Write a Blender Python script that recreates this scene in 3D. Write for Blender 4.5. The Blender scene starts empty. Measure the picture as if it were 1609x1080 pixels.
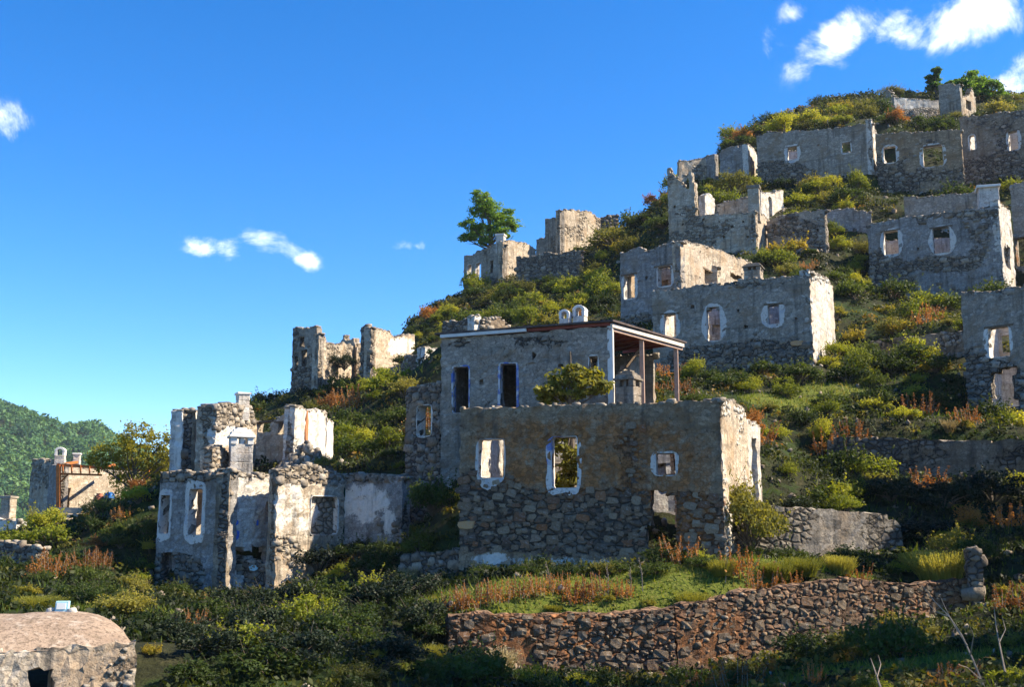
import bpy, bmesh, math, random
import numpy as np
from mathutils import Vector, Matrix, Quaternion

SC = bpy.context.scene
COL = SC.collection
rng = np.random.default_rng(7)
random.seed(7)

# ------------------------------------------------------------------ camera
IW, IH, F = 1609.0, 1080.0, 1750.0
PITCH = math.radians(9.5)
cam_d = bpy.data.cameras.new('camera')
cam = bpy.data.objects.new('camera', cam_d); COL.objects.link(cam)
cam.location = (0, 0, 0)
cam.rotation_euler = (math.radians(90) + PITCH, 0, 0)
cam_d.sensor_fit = 'HORIZONTAL'; cam_d.sensor_width = 36.0
cam_d.lens = 36.0 * F / IW
cam_d.clip_start = 0.1; cam_d.clip_end = 8000
SC.camera = cam
SC.cycles.max_bounces = 5; SC.cycles.diffuse_bounces = 3; SC.cycles.glossy_bounces = 1; SC.cycles.transmission_bounces = 2
SC.render.resolution_x = 1024; SC.render.resolution_y = 688

# ------------------------------------------------------------------ sun and sky
SUN_EL = math.radians(41.0)
SUN_AZ = math.radians(91.0)          # clockwise from +Y: from the right
SDIR = Vector((math.sin(SUN_AZ)*math.cos(SUN_EL), math.cos(SUN_AZ)*math.cos(SUN_EL), math.sin(SUN_EL)))
sun_d = bpy.data.lights.new('sun', 'SUN'); sun_d.energy = 5.0; sun_d.angle = math.radians(0.5)
sun_d.color = (1.0, 0.87, 0.66)
sun = bpy.data.objects.new('sun', sun_d); COL.objects.link(sun)
sun.rotation_euler = SDIR.to_track_quat('Z', 'Y').to_euler(); sun.location = (60, 20, 60)

SC.view_settings.view_transform = 'Standard'; SC.view_settings.look = 'None'
SC.view_settings.exposure = 1.36; SC.view_settings.gamma = 1.0
SC.view_settings.use_curve_mapping = False

def px_dir(px, py):
    xc = (px - IW/2)/F; yc = (IH/2 - py)/F
    return Vector((xc, math.cos(PITCH) - yc*math.sin(PITCH), math.sin(PITCH) + yc*math.cos(PITCH)))

def P(px, py, d):
    v = px_dir(px, py); return v*(d/v.y)

def to_px(x, y, z):
    c, s = math.cos(PITCH), math.sin(PITCH)
    f = y*c + z*s; u = -y*s + z*c
    return IW/2 + F*x/f, IH/2 - F*u/f

world = bpy.data.worlds.new('World'); SC.world = world; world.use_nodes = True
def build_world():
    nt = world.node_tree; N = nt.nodes; L = nt.links
    for n in list(N): N.remove(n)
    out = N.new('ShaderNodeOutputWorld'); bg = N.new('ShaderNodeBackground')
    sky = N.new('ShaderNodeTexSky'); sky.sky_type = 'NISHITA'; sky.sun_disc = False
    sky.sun_elevation = SUN_EL; sky.sun_rotation = SUN_AZ
    sky.altitude = 2900; sky.air_density = 1.0; sky.dust_density = 0.6; sky.ozone_density = 2.2
    hs = N.new('ShaderNodeHueSaturation'); hs.inputs['Saturation'].default_value = 1.38; hs.inputs['Hue'].default_value = 0.505
    L.new(sky.outputs[0], hs.inputs['Color'])
    tc = N.new('ShaderNodeTexCoord')
    nrm = N.new('ShaderNodeVectorMath'); nrm.operation = 'NORMALIZE'
    L.new(tc.outputs['Generated'], nrm.inputs[0])
    # ragged fair-weather cloud: warped noise, gathered in a few banks of the sky
    nz = N.new('ShaderNodeTexNoise'); nz.inputs['Scale'].default_value = 11; nz.inputs['Detail'].default_value = 6
    nz.inputs['Roughness'].default_value = 0.68; nz.inputs['Distortion'].default_value = 0.6
    L.new(nrm.outputs[0], nz.inputs['Vector'])
    nz2 = N.new('ShaderNodeTexNoise'); nz2.inputs['Scale'].default_value = 42; nz2.inputs['Detail'].default_value = 5
    L.new(nrm.outputs[0], nz2.inputs['Vector'])
    acc = None
    banks = [((1325, 55), 85, 38, 1.0, 24), ((1410, 42), 55, 34, 0.78, 0), ((1520, 25), 78, 46, 0.92, 0), ((1605, 130), 62, 34, 0.9, -10),
             ((332, 393), 46, 29, 0.78, 0), ((430, 380), 56, 18, 0.72, -14), ((488, 410), 26, 20, 0.72, 0), ((8, 190), 36, 26, 0.66, 0),
             ((645, 388), 40, 13, 0.42, 0), ((1230, 30), 40, 22, 0.55, 25), ((1225, 70), 40, 30, 0.45, 0),
             ((2000, 60), 190, 70, 0.9, 0), ((2300, 220), 160, 60, 0.85, 10), ((-500, 250), 130, 45, 0.8, 0),
             ((-900, 100), 170, 60, 0.8, 8), ((600, -400), 200, 80, 0.8, 0)]
    for (cx, cy), rx, ry, w, rot in banks:
        c = px_dir(cx, cy).normalized()
        ex = Vector((0, 0, 1)).cross(c) * -1; ex.normalize(); ey = c.cross(ex) * -1; ey.normalize()
        a = math.radians(rot)
        e1 = (ex*math.cos(a) + ey*math.sin(a)) * (F/rx); e2 = (ey*math.cos(a) - ex*math.sin(a)) * (F/ry)
        if e2.z < 0: e2 = -e2
        s = N.new('ShaderNodeVectorMath'); s.operation = 'SUBTRACT'; s.inputs[1].default_value = c; L.new(nrm.outputs[0], s.inputs[0])
        d1 = N.new('ShaderNodeVectorMath'); d1.operation = 'DOT_PRODUCT'; d1.inputs[1].default_value = e1; L.new(s.outputs[0], d1.inputs[0])
        d2 = N.new('ShaderNodeVectorMath'); d2.operation = 'DOT_PRODUCT'; d2.inputs[1].default_value = e2; L.new(s.outputs[0], d2.inputs[0])
        d3 = N.new('ShaderNodeVectorMath'); d3.operation = 'DOT_PRODUCT'; d3.inputs[1].default_value = c; L.new(nrm.outputs[0], d3.inputs[0])
        p1 = N.new('ShaderNodeMath'); p1.operation = 'MULTIPLY'; L.new(d1.outputs['Value'], p1.inputs[0]); L.new(d1.outputs['Value'], p1.inputs[1])
        p2 = N.new('ShaderNodeMath'); p2.operation = 'MULTIPLY_ADD'; L.new(d2.outputs['Value'], p2.inputs[0]); L.new(d2.outputs['Value'], p2.inputs[1]); L.new(p1.outputs[0], p2.inputs[2])
        sq = N.new('ShaderNodeMath'); sq.operation = 'SQRT'; L.new(p2.outputs[0], sq.inputs[0])
        mr = N.new('ShaderNodeMapRange'); mr.interpolation_type = 'SMOOTHSTEP'
        mr.inputs['From Min'].default_value = 0.0; mr.inputs['From Max'].default_value = 1.55
        mr.inputs['To Min'].default_value = w; mr.inputs['To Max'].default_value = 0.0
        L.new(sq.outputs[0], mr.inputs['Value'])
        g = N.new('ShaderNodeMath'); g.operation = 'GREATER_THAN'; g.inputs[1].default_value = 0.3; L.new(d3.outputs['Value'], g.inputs[0])
        m = N.new('ShaderNodeMath'); m.operation = 'MULTIPLY'; L.new(mr.outputs[0], m.inputs[0]); L.new(g.outputs[0], m.inputs[1])
        if acc is None: acc = m
        else:
            q = N.new('ShaderNodeMath'); q.operation = 'MAXIMUM'; L.new(acc.outputs[0], q.inputs[0]); L.new(m.outputs[0], q.inputs[1]); acc = q
    a1 = N.new('ShaderNodeMath'); a1.operation = 'MULTIPLY_ADD'; a1.inputs[1].default_value = 2.8; L.new(nz.outputs[0], a1.inputs[0]); a1.inputs[2].default_value = -1.4
    a2 = N.new('ShaderNodeMath'); a2.operation = 'MULTIPLY_ADD'; a2.inputs[1].default_value = 1.15; L.new(nz2.outputs[0], a2.inputs[0]); L.new(a1.outputs[0], a2.inputs[2])
    a3 = N.new('ShaderNodeMath'); a3.operation = 'ADD'; L.new(acc.outputs[0], a3.inputs[0]); L.new(a2.outputs[0], a3.inputs[1])
    a4 = N.new('ShaderNodeMapRange'); a4.interpolation_type = 'SMOOTHSTEP'
    a4.inputs['From Min'].default_value = 0.86; a4.inputs['From Max'].default_value = 2.1
    L.new(a3.outputs[0], a4.inputs['Value'])
    a5 = N.new('ShaderNodeMath'); a5.operation = 'MULTIPLY'; L.new(a4.outputs[0], a5.inputs[0])
    a6 = N.new('ShaderNodeMapRange'); a6.inputs['From Min'].default_value = 0.0; a6.inputs['From Max'].default_value = 0.25; L.new(acc.outputs[0], a6.inputs['Value'])
    L.new(a6.outputs[0], a5.inputs[1])
    mix = N.new('ShaderNodeMix'); mix.data_type = 'RGBA'
    L.new(a5.outputs[0], mix.inputs[0]); L.new(hs.outputs[0], mix.inputs[6])
    mix.inputs[7].default_value = (8.8, 8.8, 8.9, 1)
    L.new(mix.outputs[2], bg.inputs['Color'])
    bg.inputs['Strength'].default_value = 0.115
    L.new(bg.outputs[0], out.inputs['Surface'])
build_world()
world.cycles.sampling_method = 'MANUAL'; world.cycles.sample_map_resolution = 512

# ------------------------------------------------------------------ small helpers
def smooth(t): return t*t*(3-2*t)
def _hash(ix, iy, seed):
    h = (ix.astype(np.int64)*374761393 + iy.astype(np.int64)*668265263 + seed*1274126177) & 0x7fffffff
    h = ((h ^ (h >> 13))*1274126177) & 0x7fffffff
    return ((h ^ (h >> 16)) & 0xffff)/65535.0
def vnoise(x, y, seed=0):
    x = np.asarray(x, float); y = np.asarray(y, float)
    ix = np.floor(x); iy = np.floor(y); fx = smooth(x-ix); fy = smooth(y-iy)
    a = _hash(ix, iy, seed); b = _hash(ix+1, iy, seed); c = _hash(ix, iy+1, seed); d = _hash(ix+1, iy+1, seed)
    return (a*(1-fx)+b*fx)*(1-fy) + (c*(1-fx)+d*fx)*fy
def fbm(x, y, seed=0, oct=4):
    s = 0; a = 0.5
    for i in range(oct):
        s = s + a*(vnoise(np.asarray(x)*2**i, np.asarray(y)*2**i, seed+i*17)-0.5)*2; a *= 0.5
    return s          # about -1..1

def empty(name, loc, label=None, cat=None, group=None, kind=None):
    o = bpy.data.objects.new(name, None); COL.objects.link(o); o.location = loc; o.empty_display_size = 0.3
    tag(o, label, cat, group, kind); return o
def tag(o, label=None, cat=None, group=None, kind=None):
    if label: o['label'] = label
    if cat: o['category'] = cat
    if group: o['group'] = group
    if kind: o['kind'] = kind
    return o
def link_mesh(name, me, parent=None, loc=None):
    o = bpy.data.objects.new(name, me); COL.objects.link(o)
    if parent is not None: o.parent = parent
    if loc is not None: o.location = loc
    return o
def mk_mesh(name, verts, faces, mats, midx=None, attrs=None, smooth_f=False):
    me = bpy.data.meshes.new(name)
    me.from_pydata([tuple(v) for v in verts], [], [tuple(f) for f in faces])
    for m in (mats if isinstance(mats, (list, tuple)) else [mats]): me.materials.append(m)
    if midx is not None: me.polygons.foreach_set('material_index', np.asarray(midx, np.int32))
    if attrs:
        for k, a in attrs.items():
            at = me.attributes.new(k, 'FLOAT', 'POINT'); at.data.foreach_set('value', np.asarray(a, np.float32))
    if smooth_f: me.polygons.foreach_set('use_smooth', np.ones(len(me.polygons), bool))
    me.update(); return me
def quad_mesh(name, V, mats, rnd=None, midx=None, k=4):
    """V: (n,k,3) array of loose polygons (leaves, blades)."""
    n = V.shape[0]
    me = bpy.data.meshes.new(name)
    me.vertices.add(n*k); me.vertices.foreach_set('co', V.reshape(-1).astype(np.float32))
    me.loops.add(n*k); me.loops.foreach_set('vertex_index', np.arange(n*k, dtype=np.int32))
    me.polygons.add(n); me.polygons.foreach_set('loop_start', np.arange(0, n*k, k, dtype=np.int32))
    for m in (mats if isinstance(mats, (list, tuple)) else [mats]): me.materials.append(m)
    if midx is not None: me.polygons.foreach_set('material_index', np.asarray(midx, np.int32))
    if rnd is not None:
        at = me.attributes.new('rnd', 'FLOAT', 'POINT'); at.data.foreach_set('value', np.repeat(rnd, k).astype(np.float32))
    me.update(calc_edges=True); me.validate(); return me

class MB:
    """collects shapes (world coordinates) into one mesh"""
    def __init__(self): self.v = []; self.f = []; self.m = []
    def poly(self, pts, faces, mi=0):
        b = len(self.v); self.v += [Vector(p) for p in pts]
        for f in faces: self.f.append([b+i for i in f]); self.m.append(mi)
    def box(self, c, ax, ay, az, mi=0, jit=0.0, taper=1.0):
        """c centre, ax/ay/az half-extent vectors"""
        pts = []
        for sz in (-1, 1):
            k = taper if sz > 0 else 1.0
            for sy in (-1, 1):
                for sx in (-1, 1):
                    p = Vector(c)+Vector(ax)*sx*k+Vector(ay)*sy*k+Vector(az)*sz
                    if jit: p += Vector([random.uniform(-jit, jit) for _ in range(3)])
                    pts.append(p)
        self.poly(pts, [(0,2,3,1),(4,5,7,6),(0,1,5,4),(2,6,7,3),(0,4,6,2),(1,3,7,5)], mi)
    def tube(self, pts, radii, n=6, mi=0, cap=True):
        b = len(self.v); pts = [Vector(p) for p in pts]
        for i, p in enumerate(pts):
            t = (pts[min(i+1, len(pts)-1)]-pts[max(i-1, 0)]).normalized()
            a = t.cross(Vector((0.3, 1, 0.1)));
            if a.length < 1e-3: a = t.cross(Vector((1, 0, 0)))
            a.normalize(); c = t.cross(a)
            for k in range(n):
                th = 2*math.pi*k/n
                self.v.append(p+(a*math.cos(th)+c*math.sin(th))*radii[i])
        for i in range(len(pts)-1):
            for k in range(n):
                k2 = (k+1) % n
                self.f.append([b+i*n+k, b+i*n+k2, b+(i+1)*n+k2, b+(i+1)*n+k]); self.m.append(mi)
        if cap:
            self.f.append([b+k for k in range(n)][::-1]); self.m.append(mi)
            self.f.append([b+(len(pts)-1)*n+k for k in range(n)]); self.m.append(mi)
    def build(self, name, mats, parent=None, smooth_f=False, bevel=0):
        off = parent_loc(parent)
        me = mk_mesh(name, [v-off for v in self.v], self.f, mats, self.m, smooth_f=smooth_f)
        o = link_mesh(name, me, parent)
        if bevel:
            md = o.modifiers.new('bevel', 'BEVEL'); md.width = bevel; md.segments = 1; md.limit_method = 'ANGLE'
        return o
def parent_loc(p):
    off = Vector((0, 0, 0))
    while p is not None:
        off += Vector(p.location); p = p.parent
    return off

# ------------------------------------------------------------------ materials
MATS = {}
def new_mat(name):
    m = bpy.data.materials.new(name); m.use_nodes = True
    nt = m.node_tree
    for n in list(nt.nodes): nt.nodes.remove(n)
    out = nt.nodes.new('ShaderNodeOutputMaterial'); b = nt.nodes.new('ShaderNodeBsdfPrincipled')
    nt.links.new(b.outputs[0], out.inputs[0]); b.inputs['Roughness'].default_value = 0.95
    b.inputs['Specular IOR Level'].default_value = 0.15
    MATS[name] = m
    return m, nt, b, out
class NB:
    def __init__(s, nt): s.nt = nt; s.N = nt.nodes; s.L = nt.links
    def n(s, t, **kw):
        x = s.N.new(t)
        for k, v in kw.items(): setattr(x, k, v)
        return x
    def link(s, a, b): s.L.new(a, b)
    def coord(s, scale=(1, 1, 1)):
        tc = s.n('ShaderNodeTexCoord'); mp = s.n('ShaderNodeMapping'); mp.inputs['Scale'].default_value = scale
        s.link(tc.outputs['Object'], mp.inputs[0]); return mp.outputs[0]
    def noise(s, vec, scale, detail=4, rough=0.55, dist=0):
        x = s.n('ShaderNodeTexNoise'); x.inputs['Scale'].default_value = scale; x.inputs['Detail'].default_value = detail
        x.inputs['Roughness'].default_value = rough; x.inputs['Distortion'].default_value = dist
        s.link(vec, x.inputs['Vector']); return x.outputs[0]
    def ramp(s, val, stops, interp='LINEAR'):
        r = s.n('ShaderNodeValToRGB'); r.color_ramp.interpolation = interp
        e = r.color_ramp.elements
        while len(e) < len(stops): e.new(0.5)
        for i, (p, c) in enumerate(stops):
            e[i].position = p; e[i].color = (c[0], c[1], c[2], 1) if not isinstance(c, (int, float)) else (c, c, c, 1)
        s.link(val, r.inputs[0]); return r.outputs[0]
    def mr(s, val, a, b, c=0.0, d=1.0, sm=True):
        x = s.n('ShaderNodeMapRange'); x.interpolation_type = 'SMOOTHSTEP' if sm else 'LINEAR'
        x.inputs['From Min'].default_value = a; x.inputs['From Max'].default_value = b
        x.inputs['To Min'].default_value = c; x.inputs['To Max'].default_value = d
        s.link(val, x.inputs['Value']); return x.outputs[0]
    def math(s, op, a, b=None, c=None):
        x = s.n('ShaderNodeMath', operation=op)
        for i, q in enumerate((a, b, c)):
            if q is None: continue
            if isinstance(q, (int, float)): x.inputs[i].default_value = q
            else: s.link(q, x.inputs[i])
        return x.outputs[0]
    def mix(s, fac, a, b, blend='MIX'):
        x = s.n('ShaderNodeMix', data_type='RGBA', blend_type=blend)
        for i, q in ((0, fac), (6, a), (7, b)):
            if isinstance(q, (int, float)): x.inputs[i].default_value = q
            elif isinstance(q, tuple): x.inputs[i].default_value = (q[0], q[1], q[2], 1)
            else: s.link(q, x.inputs[i])
        return x.outputs[2]
    def attr(s, name):
        x = s.n('ShaderNodeAttribute'); x.attribute_name = name; return x.outputs['Fac']
    def bump(s, h, strength, dist, normal=None):
        x = s.n('ShaderNodeBump'); x.inputs['Strength'].default_value = strength; x.inputs['Distance'].default_value = dist
        s.link(h, x.inputs['Height'])
        if normal is not None: s.link(normal, x.inputs['Normal'])
        return x.outputs[0]

def masonry(name, plaster, plaster2, stone=((0.10,0.085,0.07),(0.20,0.175,0.15),(0.30,0.26,0.21)), white=(0.66,0.61,0.55), vscale=3.4, rust=(0.46,0.19,0.06)):
    m, nt, b, out = new_mat(name); B = NB(nt)
    co = B.coord(); cz = B.coord((1, 1, 1.45))
    warp = B.n('ShaderNodeTexNoise'); warp.inputs['Scale'].default_value = 2.5; warp.inputs['Detail'].default_value = 3; B.link(cz, warp.inputs['Vector'])
    wv = B.n('ShaderNodeVectorMath', operation='MULTIPLY_ADD'); B.link(warp.outputs['Color'], wv.inputs[0]); wv.inputs[1].default_value = (0.22, 0.22, 0.16); B.link(cz, wv.inputs[2])
    vo = B.n('ShaderNodeTexVoronoi', feature='F1'); vo.inputs['Scale'].default_value = vscale; vo.inputs['Randomness'].default_value = 0.95; B.link(wv.outputs[0], vo.inputs['Vector'])
    ve = B.n('ShaderNodeTexVoronoi', feature='DISTANCE_TO_EDGE'); ve.inputs['Scale'].default_value = vscale; ve.inputs['Randomness'].default_value = 0.95; B.link(wv.outputs[0], ve.inputs['Vector'])
    sep = B.n('ShaderNodeSeparateColor'); B.link(vo.outputs['Color'], sep.inputs[0])
    fine = B.noise(co, 14, 6, 0.65); mid = B.noise(co, 2.2, 5, 0.6); big = B.noise(co, 0.5, 4, 0.6)
    vco = B.coord((2.4, 2.4, 0.22)); streak = B.noise(vco, 1.6, 5, 0.65)
    st = B.ramp(sep.outputs[0], [(0.0, stone[0]), (0.35, stone[1]), (0.7, stone[2]), (1.0, tuple(c*0.75 for c in stone[1]))])
    st = B.mix(B.mr(fine, 0.3, 0.75, 0.0, 0.5), st, (0.07, 0.06, 0.05))
    joint = B.mr(ve.outputs['Distance'], 0.02, 0.12)
    st = B.mix(joint, tuple(c*0.55 for c in stone[0]), st)
    pl = B.ramp(mid, [(0.25, plaster), (0.75, plaster2)])
    pl = B.mix(B.mr(fine, 0.35, 0.8, 0.0, 0.45), pl, tuple(c*0.6 for c in plaster))
    v2 = B.n('ShaderNodeTexVoronoi', feature='F1'); v2.inputs['Scale'].default_value = 6.5; B.link(wv.outputs[0], v2.inputs['Vector'])
    s2 = B.n('ShaderNodeSeparateColor'); B.link(v2.outputs['Color'], s2.inputs[0])
    pl = B.mix(B.mr(s2.outputs[1], 0.45, 1.0, 0.0, 0.38), pl, tuple(c*0.55 for c in plaster))
    v3 = B.n('ShaderNodeTexVoronoi', feature='DISTANCE_TO_EDGE'); v3.inputs['Scale'].default_value = 6.5; B.link(wv.outputs[0], v3.inputs['Vector'])
    pl = B.mix(B.mr(v3.outputs['Distance'], 0.0, 0.11, 0.5, 0.0), pl, tuple(c*0.33 for c in plaster))
    pl = B.mix(B.mr(s2.outputs[0], 0.7, 1.0, 0.0, 0.5), pl, tuple(min(0.8, c*1.25) for c in plaster2))
    tint = B.noise(co, 0.85, 4, 0.6)
    pl = B.mix(B.mr(tint, 0.46, 0.66, 0.0, 0.62), pl, (plaster[0]*0.86, plaster[1]*0.70, plaster[2]*0.54))
    band = B.noise(B.coord((0.3, 0.3, 3.0)), 1.3, 4, 0.6)
    pl = B.mix(B.mr(band, 0.5, 0.68, 0.0, 0.5), pl, tuple(c*0.5 for c in plaster))
    pit = B.mr(B.noise(co, 8.5, 4, 0.75), 0.60, 0.70)
    pl = B.mix(B.math('MULTIPLY', pit, B.mr(tint, 0.35, 0.6, 0.25, 0.85)), pl, tuple(c*0.28 for c in plaster))
    a_pl = B.attr('pl'); a_wh = B.attr('wh'); a_ru = B.attr('ru')
    nmix = B.math('MULTIPLY_ADD', fine, 0.55, B.math('MULTIPLY', mid, 0.7))      # about 0.62 mean
    e_pl = B.math('SUBTRACT', B.math('ADD', a_pl, nmix), 0.62)
    m_pl = B.mr(e_pl, -0.04, 0.05)
    e_wh = B.math('SUBTRACT', B.math('ADD', a_wh, nmix), 0.62)
    m_wh = B.mr(e_wh, -0.03, 0.10)
    e_ru = B.math('SUBTRACT', B.math('ADD', a_ru, B.math('MULTIPLY', nmix, 1.6)), 0.95)
    m_ru = B.mr(e_ru, -0.15, 0.4, 0.0, 0.8)
    col = B.mix(m_pl, st, pl)
    whc = B.mix(B.mr(fine, 0.35, 0.7, 0.0, 0.55), white, tuple(c*0.68 for c in white))
    col = B.mix(m_wh, col, whc)
    rc = B.mix(B.mr(mid, 0.3, 0.7), rust, tuple(c*0.55 for c in rust))
    rc = B.mix(B.mr(s2.outputs[2], 0.25, 0.8, 0.0, 0.75), rc, tuple(c*0.36 for c in rust))
    rc = B.mix(B.mr(v3.outputs['Distance'], 0.0, 0.10, 0.55, 0.0), rc, tuple(c*0.2 for c in rust))
    m_ru = B.math('MULTIPLY', m_ru, B.mr(B.noise(co, 3.4, 5, 0.7), 0.34, 0.56, 0.12, 1.0))
    col = B.mix(m_ru, col, rc)
    dk = B.math('MULTIPLY', B.mr(streak, 0.46, 0.68), B.mr(big, 0.38, 0.60))
    col = B.mix(B.math('MULTIPLY', dk, 0.68), col, (0.05, 0.048, 0.045))
    B.link(col, b.inputs['Base Color'])
    hs = B.math('MULTIPLY', B.mr(ve.outputs['Distance'], 0.0, 0.25), 1.0)
    hs = B.math('ADD', hs, B.math('MULTIPLY', fine, 0.35))
    hp = B.math('SUBTRACT', B.math('ADD', B.math('MULTIPLY', fine, 0.4), B.math('MULTIPLY_ADD', mid, 0.5, 0.75)), B.math('MULTIPLY', pit, 0.45))
    hm = B.n('ShaderNodeMix', data_type='FLOAT'); B.link(B.math('MAXIMUM', m_pl, B.math('MULTIPLY', m_wh, 0.6)), hm.inputs[0]); B.link(hs, hm.inputs[2]); B.link(hp, hm.inputs[3])
    B.link(B.bump(hm.outputs[0], 1.0, 0.07), b.inputs['Normal'])
    return m

masonry('grey', (0.262,0.225,0.183), (0.42,0.368,0.308))
masonry('brown', (0.26,0.185,0.12), (0.39,0.295,0.20), stone=((0.09,0.072,0.058),(0.17,0.135,0.105),(0.30,0.235,0.17)))
masonry('bluegrey', (0.235,0.215,0.20), (0.37,0.35,0.33))
masonry('cream', (0.40,0.325,0.245), (0.55,0.475,0.38), stone=((0.2,0.16,0.12),(0.34,0.28,0.21),(0.45,0.38,0.29)))
masonry('whitewash', (0.52,0.475,0.425), (0.68,0.635,0.58), stone=((0.2,0.17,0.14),(0.33,0.29,0.24),(0.45,0.40,0.34)))
masonry('drystone', (0.22,0.175,0.13), (0.33,0.275,0.21), stone=((0.10,0.085,0.075),(0.19,0.16,0.135),(0.31,0.265,0.215)), vscale=3.6)
masonry('redstone', (0.17,0.108,0.066), (0.26,0.175,0.11), stone=((0.12,0.07,0.045),(0.24,0.13,0.075),(0.31,0.2,0.13)), vscale=4.4, rust=(0.42,0.17,0.06))

def stone_mat(name, cols, dark=(0.05,0.045,0.04)):
    m, nt, b, out = new_mat(name); B = NB(nt); co = B.coord()
    oi = B.n('ShaderNodeObjectInfo')
    r = B.math('FRACT', B.math('ADD', B.math('MULTIPLY', oi.outputs['Random'], 0.999), B.attr('rnd')))
    k = len(cols); c = B.ramp(r, [(i/(k-1), cols[i]) for i in range(k)])
    fine = B.noise(co, 9, 6, 0.7); lo = B.noise(co, 2.6, 3)
    c = B.mix(B.mr(fine, 0.38, 0.75, 0.0, 0.7), c, dark)
    c = B.mix(B.mr(lo, 0.5, 0.75, 0.0, 0.45), c, (0.42, 0.40, 0.37))
    B.link(c, b.inputs['Base Color']); B.link(B.bump(fine, 0.9, 0.04), b.inputs['Normal'])
    return m
stone_mat('stone', [(0.10,0.08,0.065),(0.20,0.16,0.12),(0.30,0.25,0.19),(0.13,0.105,0.085),(0.26,0.19,0.13),(0.38,0.32,0.25),(0.17,0.14,0.11)])
stone_mat('stone_warm', [(0.10,0.078,0.062),(0.26,0.18,0.115),(0.34,0.265,0.19),(0.32,0.13,0.05),(0.13,0.11,0.092),(0.28,0.20,0.13),(0.40,0.31,0.21),(0.24,0.12,0.065),(0.10,0.088,0.08)])
stone_mat('stone_ochre', [(0.13,0.095,0.062),(0.23,0.16,0.10),(0.30,0.215,0.135),(0.26,0.13,0.06),(0.17,0.13,0.09),(0.28,0.20,0.125)])
stone_mat('stone_orange', [(0.55,0.26,0.09),(0.62,0.34,0.14)], dark=(0.5,0.4,0.3))
stone_mat('stone_grey', [(0.14,0.115,0.09),(0.27,0.23,0.185),(0.39,0.34,0.28),(0.20,0.17,0.135)])
stone_mat('pale_stone', [(0.5,0.47,0.42),(0.62,0.58,0.52)], dark=(0.35,0.32,0.28))

def simple(name, c1, c2, scale=4, rough=0.9, stretch=(1,1,1), bump=0.4, bd=0.02):
    m, nt, b, out = new_mat(name); B = NB(nt); co = B.coord(stretch)
    n1 = B.noise(co, scale, 6, 0.65)
    B.link(B.ramp(n1, [(0.3, c1), (0.7, c2)]), b.inputs['Base Color']); b.inputs['Roughness'].default_value = rough
    B.link(B.bump(n1, bump, bd), b.inputs['Normal']); return m
simple('wood', (0.11,0.075,0.045), (0.24,0.17,0.11), 6, stretch=(6,6,0.7))
simple('greywood', (0.30,0.26,0.21), (0.46,0.41,0.34), 6, stretch=(1,5,5))
simple('lintel_wood', (0.07,0.05,0.035), (0.19,0.135,0.09), 7)
simple('redpaint', (0.17,0.045,0.035), (0.26,0.075,0.055), 5, rough=0.7)
simple('postpaint', (0.35,0.22,0.17), (0.50,0.36,0.29), 5, rough=0.7)
simple('palepaint', (0.52,0.44,0.38), (0.66,0.58,0.50), 6, rough=0.7)
simple('rustmetal', (0.30,0.09,0.03), (0.50,0.18,0.05), 9, rough=0.8)
simple('roofsheet', (0.05,0.04,0.04), (0.13,0.10,0.09), 3)
simple('limecap', (0.55,0.53,0.50), (0.70,0.68,0.64), 3)
simple('bark', (0.07,0.055,0.04), (0.18,0.145,0.11), 8, stretch=(4,4,0.8), bump=1, bd=0.03)
simple('pale_twig', (0.19,0.15,0.11), (0.33,0.265,0.20), 8)
simple('blue_plastic', (0.02,0.10,0.35), (0.03,0.16,0.45), 3, rough=0.4, bump=0.05)
simple('paleblue', (0.28,0.50,0.58), (0.40,0.62,0.68), 3, rough=0.6, bump=0.1)
simple('paper_white', (0.62,0.64,0.62), (0.75,0.76,0.74), 5, rough=0.8, bump=0.05)
simple('clay', (0.30,0.10,0.07), (0.42,0.16,0.10), 4)
simple('orange_cloth', (0.65,0.28,0.06), (0.75,0.40,0.12), 5)
simple('blue_paint', (0.03,0.08,0.42), (0.10,0.20,0.62), 6)
simple('white_paint', (0.6,0.6,0.6), (0.78,0.78,0.78), 6)
simple('brick', (0.36,0.13,0.06), (0.50,0.22,0.11), 7)

# painted surround: whitewash with blue tint, worn to stone
def surround_mat(name, white, blue, bl):
    m, nt, b, out = new_mat(name); B = NB(nt); co = B.coord()
    f = B.noise(co, 13, 6, 0.7); g = B.noise(co, 2.3, 4)
    c = B.mix(B.mr(g, bl, bl+0.14), white, blue)
    c = B.mix(B.mr(f, 0.55, 0.64, 0.0, 0.8), c, (0.24,0.20,0.16)); w2 = B.noise(co, 4.5, 5, 0.7); c = B.mix(B.mr(w2, 0.57, 0.64, 0.0, 0.75), c, (0.27,0.225,0.18))
    B.link(c, b.inputs['Base Color']); B.link(B.bump(f, 0.7, 0.03), b.inputs['Normal']); return m
surround_mat('surround', (0.56,0.52,0.475), (0.42,0.42,0.44), 0.5)
surround_mat('surround_blue', (0.60,0.57,0.54), (0.13,0.20,0.48), 0.55)
surround_mat('surround_azure', (0.56,0.55,0.54), (0.10,0.17,0.45), 0.43)
surround_mat('surround_warm', (0.66,0.63,0.58), (0.52,0.48,0.43), 0.5)

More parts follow.
